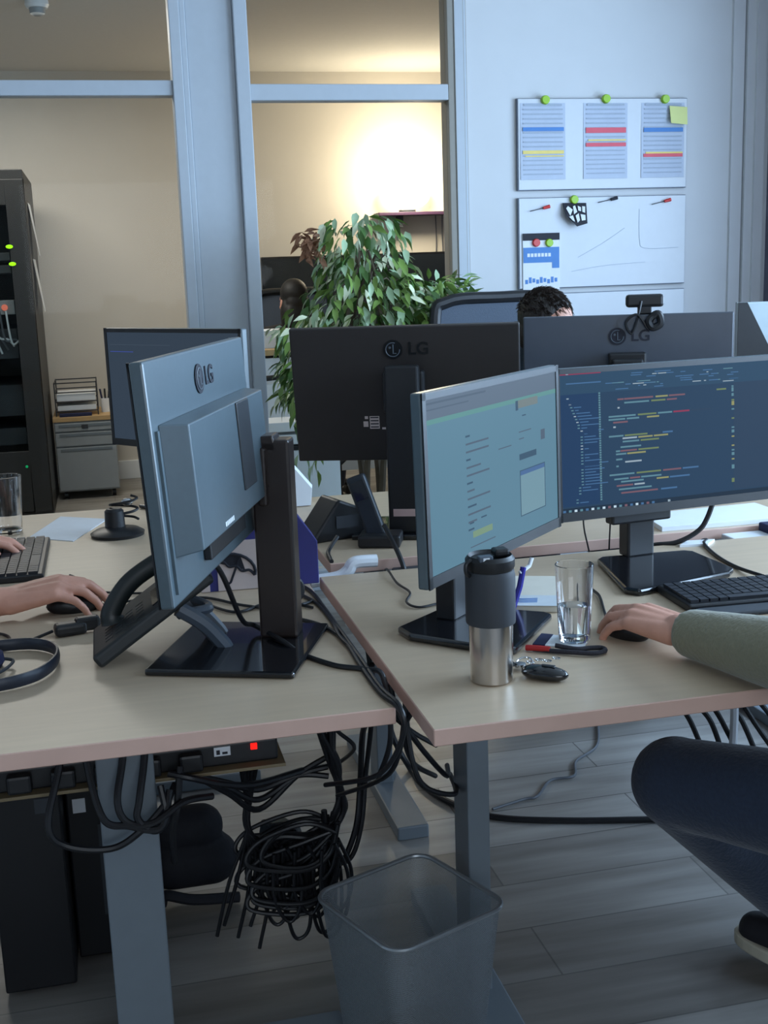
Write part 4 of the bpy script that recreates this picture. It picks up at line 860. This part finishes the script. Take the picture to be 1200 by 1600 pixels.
def tumbler(label, c, r0, r1, h, water):
    t = thing('drinking_glass', label, 'glass', c); w_ = .0022
    MB().lathe([(0, 0), (r0*.9, 0), (r0, .004), (r1, h), (r1-w_*.5, h+.001), (r1-w_, h), (r0-w_, .012), (0, .010)], n=48).build('tumbler', M_GLASS, t)
    if water:
        f_ = (r1-r0)/h; z = water; MB().lathe([(0, .0105), (r0-w_-.0003, .0125), (r0+f_*z-w_-.0003, z), (0, z)], n=48).build('water', M_WATER, t)
    return t
tumbler('clear empty drinking glass at the left edge of the desk', (-.275, 3.16, DZ), .034, .043, .15, 0)
tumbler('clear glass half filled with water by the keys', (.750, 1.826, DZ+.004), .027, .033, .134, .065)
# carton with umbrella mark
bx = thing('carton', 'pale carton with cobalt blue sides and a printed umbrella mark', 'carton', (.288, 2.375, DZ), rad(-2))
P = [(-.13, 0, 0), (.115, 0, 0), (.115, 0, .09), (.075, 0, .150), (-.13, 0, .135)]
MB().prism(P, (0, .10, 0)).build('box', M_BLUEC, bx, .002)
MB().box(-.095, .045, -.0025, .0, .001, .105).box(-.13, -.112, -.0025, 0, .001, .09).build('pale_panel', M_PINKC, bx, .0005)
MB().add([(.060, -.002, .03), (.072, -.002, .03), (.072, -.002, .105), (.064, -.002, .12), (.060, -.002, .115)], [(0, 1, 2, 3, 4)]).build('side_panel', M_PINKC, bx)
um = MB(); UX = T(-.058, -.003, .046) @ RY(rad(22))
arc = [(.042*math.cos(a), 0, .030*math.sin(a)) for a in [math.pi*i/10 for i in range(11)]]
um.tube(arc, .0035, 6, sub=1, X=UX); um.tube([(-.042, 0, 0), (-.028, 0, .006), (-.014, 0, 0), (0, 0, .006), (.014, 0, 0), (.028, 0, .006), (.042, 0, 0)], .003, 6, X=UX)
um.prism([V(p) for p in arc[5:]]+[V((.02, 0, .004))], (0, .001, 0), X=UX); um.tube([(0, 0, .025), (0, 0, -.03), (-.004, 0, -.036)], .0025, 6, sub=1, X=UX)
um.build('umbrella_mark', M_INK, bx)
tag(MB().lathe([(0, 0), (.026, 0), (.030, .006), (.030, .018), (.026, .022), (0, .022)], n=28, X=T(.315, 2.235, DZ+.03) @ RX(rad(90)) @ RY(rad(20))).build('cable_puck', M_BLK), 'round black puck standing on edge behind the monitor column', 'puck')
# desk phone standing on its leg, screen to the left user
ph = thing('desk_phone', 'black desk phone with raised handset under the near monitor', 'telephone', (-.045, 1.945, DZ))
PX = RY(rad(-34))
MB().box(0, .24, 0, .17, .0, .026, 0, PX).build('phone_body', mat('phone black', (34, 38, 40), .45, var=.08), ph, .007, 3)
k = MB()
for i in range(4):
    for j in range(5): k.box(.03+.022*i, .045+.022*i, .03+.018*j, .043+.018*j, .0255, .0268, 0, PX)
k.build('keypad', mat('phone key', (40, 44, 46), .45), ph)
MB().box(.13, .21, .03, .12, .026, .028, 0, PX).build('display', M_BLKG, ph)
MB().tube([(.05, .10, .030), (.062, .10, .048), (.12, .10, .068), (.20, .10, .062), (.225, .10, .044)], lambda s: (.011+.007*abs(2*s-1)**3, .017+.006*abs(2*s-1)**3), 14, flat=(0, 1, 0), X=PX).build('handset', mat('handset black', (28, 34, 34), .4), ph)
for y in (.03, .115):
    MB().tube([(.135, y, .085), (.175, y, .055), (.205, y, .018), (.212, y, .004)], (.013, .016), 8).box(.195, .235, y-.018, y+.018, 0, .010).build('stand_leg', M_GREYB, ph)
MB().tube([(.135, .03, .075), (.19, .07, .07), (.16, .115, .078)], .009, 8).build('stand_bar', M_GREYB, ph)
cb = thing('cable_adapter', 'black inline adapter block on the headset lead beside the phone', 'adapter', (-.09, 2.175, DZ), rad(12))
MB().box(-.038, .02, -.016, .016, 0, .024).build('housing', M_BLK, cb, .008, 3); MB().box(.0, .045, -.012, .012, .004, .030).build('plug', M_BLK, cb, .006)
MB().tube([(.04, 0, .014), (.07, .01, .012), (.10, .02, .02), (.12, .03, .035)], .008, 8).build('lead', M_CABLE, cb)
cable([(-.35, 2.13, Z), (-.222, 2.145, Z), (-.199, 2.140, Z), (-.177, 2.14, Z), (-.13, 2.165, Z+.008)], .003, 'thin lead between the headset and the inline adapter block')
cable([(-.30, 2.24, Z), (-.235, 2.215, Z), (-.209, 2.181, Z), (-.212, 2.130, Z+.004), (-.25, 2.11, Z+.002)], .003, 'small loop of thin lead at the left edge of the desk')
hs = thing('headset', 'black headset with padded ear cup at the lower left', 'headset', (-.24, 1.995, DZ))
MB().tube([(-.03, -.105, .012), (.04, -.105, .012), (.095, -.075, .013), (.122, -.01, .014), (.115, .06, .013), (.075, .105, .012), (.01, .11, .012), (-.05, .10, .012)], (.0045, .011), 10, flat=(1, 0, 0)).build('headband', mat('headband', (34, 40, 52), .4), hs)
MB().lathe([(0, 0), (.03, 0), (.036, .01), (.034, .024), (.02, .03), (0, .03)], c=(.0, .03, 0), n=28).build('ear_cup', M_BLUE2, hs)
MB().lathe([(0, 0), (.03, 0), (.036, .01), (.034, .024), (.02, .03), (0, .03)], c=(-.06, -.07, 0), n=28).build('ear_cup', M_BLUE2, hs)
MB().tube([(.03, .035, .012), (.05, .02, .01), (.035, -.03, .01), (.0, -.06, .01)], .003, 6).build('microphone_boom', M_DKGRY, hs)

# ------------------------------------------------------------------ things on the right desk
tm = thing('travel_mug', 'steel travel mug with black grip and flip lid', 'mug', (.555, 1.690, DZ))
MB().lathe([(0, 0), (.031, 0), (.0335, .003), (.0345, .09), (.0345, .098)], n=48).build('steel_body', M_INOX, tm)
MB().lathe([(.0345, .096), (.0385, .096), (.039, .10), (.039, .172), (.037, .180), (.0345, .182)], n=48).build('grip', M_DKGRY, tm)
MB().lathe([(.0355, .180), (.0385, .186), (.0385, .198), (.034, .204), (.030, .199), (.0, .198)], n=48).build('lid', M_BLK, tm)
MB().box(-.026, -.004, -.030, -.014, .199, .208).build('lid_button', M_GREYB, tm, .002); MB().box(-.020, -.010, -.0305, -.030, .2, .206).build('button_mark', M_WHITE, tm)
MB().tube([(-.034, -.012, .200), (-.043, -.016, .195), (-.043, -.016, .182), (-.037, -.012, .176)], .0035, 8).build('carry_loop', M_BLK, tm)
MB().box(.006, .03, -.01, .016, .2, .212).build('spout_cap', M_BLK, tm, .004)
np_ = thing('notepad', 'cream notepad with blue pen notes behind the water glass', 'notepad', (.778, 2.13, DZ), rad(-22))
MB().box(-.06, .06, -.12, .10, 0, .014).build('pages', mat('note paper', (206, 200, 186), .8, var=.03), np_, .003)
MB().box(-.06, .06, -.122, -.05, .0141, .0146).build('top_sheet', mat('note sheet', (190, 196, 200), .8), np_)
g = MB()
for k in range(4): g.tube([(-.05+.004*k, -.075-.008*k, .0152), (-.03, -.072-.008*k, .0152), (-.01, -.077-.008*k, .0152), (.02, -.074-.008*k, .0152)], .0008, 4)
g.build('handwriting', M_BLUEI, np_)
pn = thing('pen', 'blue pen with clear clip standing behind the travel mug', 'pen', (.705, 2.02, DZ))
MB().tube([(0, 0, .004), (.02, .01, .05), (.028, .012, .085)], .006, 8, sub=1).build('barrel', mat('blue pen', (24, 20, 130), .3), pn); MB().tube([(.02, .01, .075), (.042, .018, .085), (.048, .02, .10)], .004, 8, sub=1).build('clip', M_WHITE, pn)
pk = thing('tissue_pack', 'flat white packet with dark edge under the water glass', 'packet', (.735, 1.825, DZ), rad(-35))
MB().box(-.05, .035, -.03, .03, 0, .0035).build('wrapper', M_PAPER, pk, .001); MB().box(-.052, -.03, -.031, .031, .0008, .0042).build('navy_edge', M_BLUE2, pk, .001)
ky = thing('car_keys', 'bunch of keys with black remote fob beside the travel mug', 'keys', (.630, 1.675, DZ), rad(-38))
limb_mesh('remote_fob', [], .0025, M_BLKG, ky, balls=[(V((.012, -.004, .010)), (.036, .018, .012), None), (V((-.002, -.004, .011)), (.028, .019, .0115), None)])
MB().box(.004, .026, -.006, -.001, .0225, .0245).build('fob_button', M_DKGRY, ky, .001)
MB().tube([(-.035+.013*math.cos(a), .03+.013*math.sin(a), .012+.004*math.sin(a)) for a in [2*math.pi*i/12 for i in range(12)]], .0014, 6, closed=True).build('key_ring', M_CHROME, ky)
for k in range(3):
    a = rad(150+40*k); X = T(-.035, .022, .006+.003*k) @ RZ(a)
    b = MB().box(.012, .05, -.0035, .0035, 0, .0018, 0, X).lathe([(0, 0), (.010, 0), (.010, .0018), (0, .0018)], n=18, X=X @ T(.006, 0, 0)); b.build('key', M_CHROME, ky)
for k in range(4): MB().tube([(-.03+.012*k+.006*math.cos(a), .045+.008*k+.004*math.sin(a), .008+.003*(k % 2)) for a in [2*math.pi*i/10 for i in range(10)]], .0012, 6, closed=True).build('chain_link', M_CHROME, ky)
ly = thing('lanyard', 'braided black cord loop with red end beside the keys', 'lanyard', (.70, 1.77, DZ))
MB().tube([(-.035, .03, .005), (-.01, .01, .005), (.02, -.012, .006), (.05, -.028, .006), (.072, -.022, .006), (.074, -.006, .006), (.055, .0, .006), (.03, .0, .007), (.0, .018, .011)], .0042, 8).build('braid', mat('braided cord', (38, 36, 44), .8, var=.5, scale=260), ly)
MB().tube([(-.045, .037, .006), (-.03, .026, .007), (-.012, .012, .007)], .0052, 8).build('red_end', mat('red cord', (170, 34, 34), .6), ly)
# rear desk odds and ends
dp = thing('cordless_phone', 'dark phone handset leaning in its cradle on the rear desk', 'telephone', (.605, 2.665, DZ), rad(-20))
MB().box(-.05, .05, -.04, .04, 0, .03).build('cradle', M_BLK, dp, .006)
MB().box(-.024, .024, -.011, .011, .02, .175, 0, T(0, 0, .0) @ RY(rad(-20)) @ RX(rad(-8))).build('handset', mat('handset slate', (36, 44, 52), .35), dp, .008, 3)
MB().box(-.016, .016, -.0135, -.012, .115, .16, 0, RY(rad(-20)) @ RX(rad(-8))).build('display', M_BLKG, dp)
tag(MB().prism([(.488, 3.20, DZ+.11), (.535, 3.20, DZ+.05), (.53, 3.20, DZ+.002), (.488, 3.20, DZ+.002)], (.01, .05, 0)).build('envelope', M_PAPER), 'white folded envelope leaning at the left end of the rear desk', 'envelope')
mx_ = thing('meeting_phone', 'black angular table phone under the black monitor back', 'telephone', (.53, 2.80, DZ), rad(15))
MB().prism([(-.10, -.05, 0), (.06, -.05, 0), (.05, -.05, .07), (-.02, -.05, .10)], (0, .10, 0)).build('body', M_BLK, mx_, .006); MB().box(-.03, .03, -.052, -.05, .03, .06).build('socket_panel', M_DKGRY, mx_)
tag(MB().prism([(1.27, 2.545, DZ), (1.62, 2.535, DZ), (1.62, 2.72, DZ), (1.29, 2.70, DZ)], (0, 0, .012)).build('paper_stack', M_PAPER, bevel=.001), 'white paper stack at the front of the rear desk', 'paper')
tag(MB().prism([(1.235, 2.385, DZ), (1.30, 2.375, DZ), (1.335, 2.41, DZ), (1.27, 2.418, DZ)], (0, 0, .006)).build('paper_pad', M_PAPER), 'small white paper pad at the back edge of the right desk', 'paper')
fd = thing('document_box', 'white document box with navy pouch in the gap between desks', 'box', (1.47, 2.475, .60))
MB().box(-.06, .14, -.04, .04, 0, .13).build('box', M_WHITE, fd, .003); MB().box(.04, .16, -.043, .043, .06, .150).build('navy_flap', M_BLUE2, fd, .004)
MB().tube([(-.03, -.043, .08), (.0, -.045, .10), (.02, -.045, .105), (.05, -.045, .12)], .006, 8).build('blue_lead', M_BLUE2, fd)

# ------------------------------------------------------------------ plant
random.seed(5)
pt = thing('potted_ficus', 'leafy variegated weeping fig in a pot before the glass partition', 'plant', (.98, 4.42, 0))
MB().lathe([(0, 0), (.13, 0), (.17, .30), (.18, .32), (.165, .32), (.155, .28), (0, .28)], n=36).build('pot', M_WHITE, pt)
MB().lathe([(0, .285), (.155, .285)], n=24).build('soil', mat('soil', (50, 40, 32), .95, bump=.6), pt)
br = MB(); crown = []
for k in range(4):
    a = k*1.6; br.tube([(.03*math.cos(a), .03*math.sin(a), .26), (.05*math.cos(a+1), .05*math.sin(a+1), .7), (.10*math.cos(a+2), .10*math.sin(a+2), 1.15), (.05*math.cos(a), .05*math.sin(a), 1.45)], lambda s: .016*(1-.7*s), 8)
for k in range(34):
    a = random.uniform(0, 6.28); z0 = random.uniform(.85, 1.42); r = random.uniform(.10, .30)*(1.0 if z0 < 1.25 else .6)
    p0 = V((.04*math.cos(a), .04*math.sin(a), z0)); p1 = p0+V((r*.55*math.cos(a), r*.5*math.sin(a), .07)); p2 = p0+V((r*math.cos(a), r*.8*math.sin(a), -.02)); br.tube([p0, p1, p2], .003, 5); crown.append((p0, p1, p2))
br.build('branches', mat('fig bark', (104, 92, 74), .8, var=.2), pt)
lf = MB()
def leaf(p, d, s, mi, roll):
    d = d.normalized(); sd = d.cross(V((0, 0, 1)))
    if sd.length < .05: sd = V((1, 0, 0))
    sd.normalize(); n = sd.cross(d); sd = sd*math.cos(roll)+n*math.sin(roll); n = sd.cross(d)
    w_ = s*.20; prof = [(0, 0, 0), (.3, .85, .03), (.55, .8, .02), (.8, .4, -.04), (1, 0, -.10)]; vs = []
    for t_, wv, nz in prof: c = p+d*s*t_+n*s*nz; vs += [c+sd*w_*wv+n*s*.05*wv, c, c-sd*w_*wv+n*s*.05*wv]
    fs = []
    for i in range(4): fs += [(3*i, 3*i+1, 3*i+4, 3*i+3), (3*i+1, 3*i+2, 3*i+5, 3*i+4)]
    lf.add(vs, fs, mi, True)
def crown_pt():
    while True:
        x = random.uniform(-.33, .46); y = random.uniform(-.22, .24); z = random.uniform(.86, 1.60)
        top = 1.60-2.3*(x+.02)**2-1.5*y*y
        if x < -.16: top = min(top, 1.33-.9*(abs(x)-.16))
        if x > .13: top = min(top, 1.37-.30*(x-.13)); top = max(top, 1.27) if x > .2 else top
        if abs(x+.02) > .15 and random.random() < .25 and z > 1.3: continue
        if z < top: return V((x, y, z))
for k in range(1900):
    p = crown_pt(); a = math.atan2(p.y, p.x+.02)+random.uniform(-.9, .9); d = V((math.cos(a)*.6, math.sin(a)*.6, random.uniform(-1.5, -.1)))
    leaf(p, d, random.uniform(.055, .085), random.choices([0, 1, 2, 3], [4, 4.5, 3, 1.6])[0], random.uniform(-.8, .8))
for k in range(420):    # dense lower right sprigs
    p = V((random.uniform(.08, .40), random.uniform(-.16, .16), random.uniform(1.10, 1.34))); leaf(p, V((random.uniform(-.2, 1), random.uniform(-.7, .5), random.uniform(-1, .5))), random.uniform(.05, .08), random.choices([0, 1, 2, 3], [4, 4.5, 3, 1.6])[0], random.uniform(-.8, .8))
for k in range(40):     # low hanging sprigs at the left
    p = V((random.uniform(-.36, -.20), random.uniform(-.1, .1), random.uniform(.62, 1.0))); leaf(p, V((random.uniform(-.5, .5), 0, -1)), .07, random.choice([0, 1, 2]), random.uniform(-.8, .8))
lf.build('foliage', [mat('deep green leaf', (70, 104, 48), .4, var=.12), mat('mid green leaf', (122, 152, 74), .38, var=.12), mat('grey green leaf', (172, 200, 160), .35, var=.1), mat('cream edged leaf', (222, 228, 192), .4, var=.1)], pt)
lf = MB()
for k in range(60):
    a = random.uniform(0, 6.28); p = V((-.20+random.uniform(-.04, .04), random.uniform(-.05, .05), 1.47+random.uniform(-.04, .055))); leaf(p, V((math.cos(a)*.7, math.sin(a)*.7, random.uniform(-1, .3))), .06, 0, random.uniform(-1, 1))
lf.build('dried_leaves', mat('dry brown leaf', (168, 124, 96), .7, var=.2), pt)

# ------------------------------------------------------------------ people
chair_man = office_chair('dark grey mesh office chair behind the man at the rear desk', (1.42, 3.88, 0), 0, mat('slate chair mesh', (84, 94, 108), .8, var=.08, scale=300, bump=.2), back_h=.745)
add_person('seated man with short dark hair half hidden behind the slate monitor', dict(pelvis=(1.40, 3.86, .56), chest=(1.39, 3.74, .92), neck=(1.39, 3.68, 1.06), head=(1.39, 3.60, 1.165), shL=(1.56, 3.72, .99), shR=(1.22, 3.72, .99),
    elL=(1.62, 3.56, .78), elR=(1.16, 3.56, .78), wrL=(1.50, 3.32, .775), wrR=(1.28, 3.32, .775), hipL=(1.49, 3.80, .53), hipR=(1.31, 3.80, .53), knL=(1.53, 3.40, .53), knR=(1.27, 3.40, .53), anL=(1.53, 3.42, .10), anR=(1.27, 3.42, .10), toeL=(1.54, 3.26, .045), toeR=(1.26, 3.26, .045)),
    (.92, .92), M_TEAL, {'L': ((-.2, -1, -.1), (0, 0, 1), (-1, 0, 0), [(.25, .4, .3)]*4, {}), 'R': ((.2, -1, -.1), (0, 0, 1), (1, 0, 0), [(.25, .4, .3)]*4, {})}, .006, V((.6, -1, -.18)), loc=(1.40, 3.86, 0))
# left desk user: both hands reach into view
chl = copy_thing(chair_man, (-.98, 2.62, 0), rad(90), 'dark office chair of the left desk user, at the left edge')
CUR = [(.42, .50, .30), (.40, .50, .30), (.44, .52, .30), (.48, .5, .30)]
add_person('person at the left desk resting one hand on the mouse', dict(pelvis=(-.90, 2.62, .56), chest=(-.84, 2.62, .94), neck=(-.81, 2.62, 1.10), head=(-.76, 2.62, 1.22), shR=(-.82, 2.44, 1.02), shL=(-.82, 2.80, 1.02),
    elR=(-.57, 2.24, .80), elL=(-.60, 2.90, .80), wrR=(-.215, 2.322, .776), wrL=(-.38, 2.86, .785), hipR=(-.84, 2.52, .53), hipL=(-.84, 2.72, .53), knR=(-.47, 2.50, .53), knL=(-.47, 2.76, .53), anR=(-.50, 2.50, .10), anL=(-.50, 2.76, .10), toeR=(-.36, 2.50, .045), toeL=(-.36, 2.76, .045)),
    (.35, .35), M_TEAL, {'R': ((1, .05, .15), (0, -.16, 1), (0, 1, 0), CUR, dict(k=1.12, thumb=((.034, .026, -.020), (.034, .004, -.010), (.026, -.008, -.004)))), 'L': ((1, .0, .0), (0, 0, 1), (0, -1, 0), [(.30, .45, .35)]*4, {})}, .0045, V((1, -.2, -.2)), loc=(-.90, 2.62, 0))
# right desk user: olive sleeve, jeans, shoe
chr_ = copy_thing(chair_man, (1.32, 1.20, 0), rad(165), 'dark office chair of the right desk user, at the right edge')
add_person('person in olive sweater and jeans using a mouse at the right desk', dict(pelvis=(1.30, 1.24, .54), chest=(1.28, 1.24, .93), neck=(1.27, 1.28, 1.09), head=(1.26, 1.33, 1.21), shL=(1.11, 1.26, 1.01), shR=(1.46, 1.24, 1.01),
    elL=(.958, 1.455, .803), elR=(1.50, 1.50, .82), wrL=(.887, 1.712, .780), wrR=(1.32, 1.80, .785), hipL=(1.19, 1.32, .54), hipR=(1.41, 1.28, .54), knL=(.892, 1.72, .508), knR=(1.42, 1.70, .53), anL=(1.245, 1.815, .125), anR=(1.48, 1.72, .10), toeL=(1.185, 1.935, .045), toeR=(1.46, 1.88, .045)),
    (.93, .93), M_OLIVE, {'L': ((-.38, .92, .02), (-.12, 0, 1), (1, .3, 0), [(.28, .50, .35), (.26, .50, .35), (.30, .52, .35), (.36, .5, .35)], dict(k=1.08)), 'R': ((-.2, 1, 0), (0, 0, 1), (-1, -.2, 0), [(.30, .45, .35)]*4, {})}, .0045, V((-.15, 1, -.2)), loc=(1.30, 1.24, 0))
# dim person in the back office
add_person('dark haired person in dark clothes sitting in the back office, seen from behind', dict(pelvis=(1.12, 7.05, .56), chest=(1.12, 6.98, .92), neck=(1.11, 6.96, 1.08), head=(1.10, 6.93, 1.21), shR=(.95, 6.98, 1.0), shL=(1.34, 6.98, 1.0),
    elR=(.90, 6.90, .86), elL=(1.42, 6.88, .86), wrR=(.97, 6.68, 1.02), wrL=(1.35, 6.66, .93), hipR=(1.08, 7.0, .53), hipL=(1.26, 7.0, .53), knR=(1.06, 6.68, .52), knL=(1.28, 6.68, .52), anR=(1.06, 6.80, .10), anL=(1.28, 6.80, .10), toeR=(1.06, 6.66, .045), toeL=(1.28, 6.66, .045)),
    (.8, .8), mat('black top', (24, 24, 28), .9), {'R': ((.1, -1, .05), (0, 0, 1), (1, 0, 0), [(.3, .4, .3)]*4, {}), 'L': ((-.1, -1, .05), (0, 0, 1), (-1, 0, 0), [(.3, .4, .3)]*4, {})}, .008, V((-.3, 1, -.1)), long_hair=True, loc=(1.17, 7.05, 0))
copy_thing(chair_man, (1.17, 7.12, 0), 0, 'dark office chair under the person in the back office')
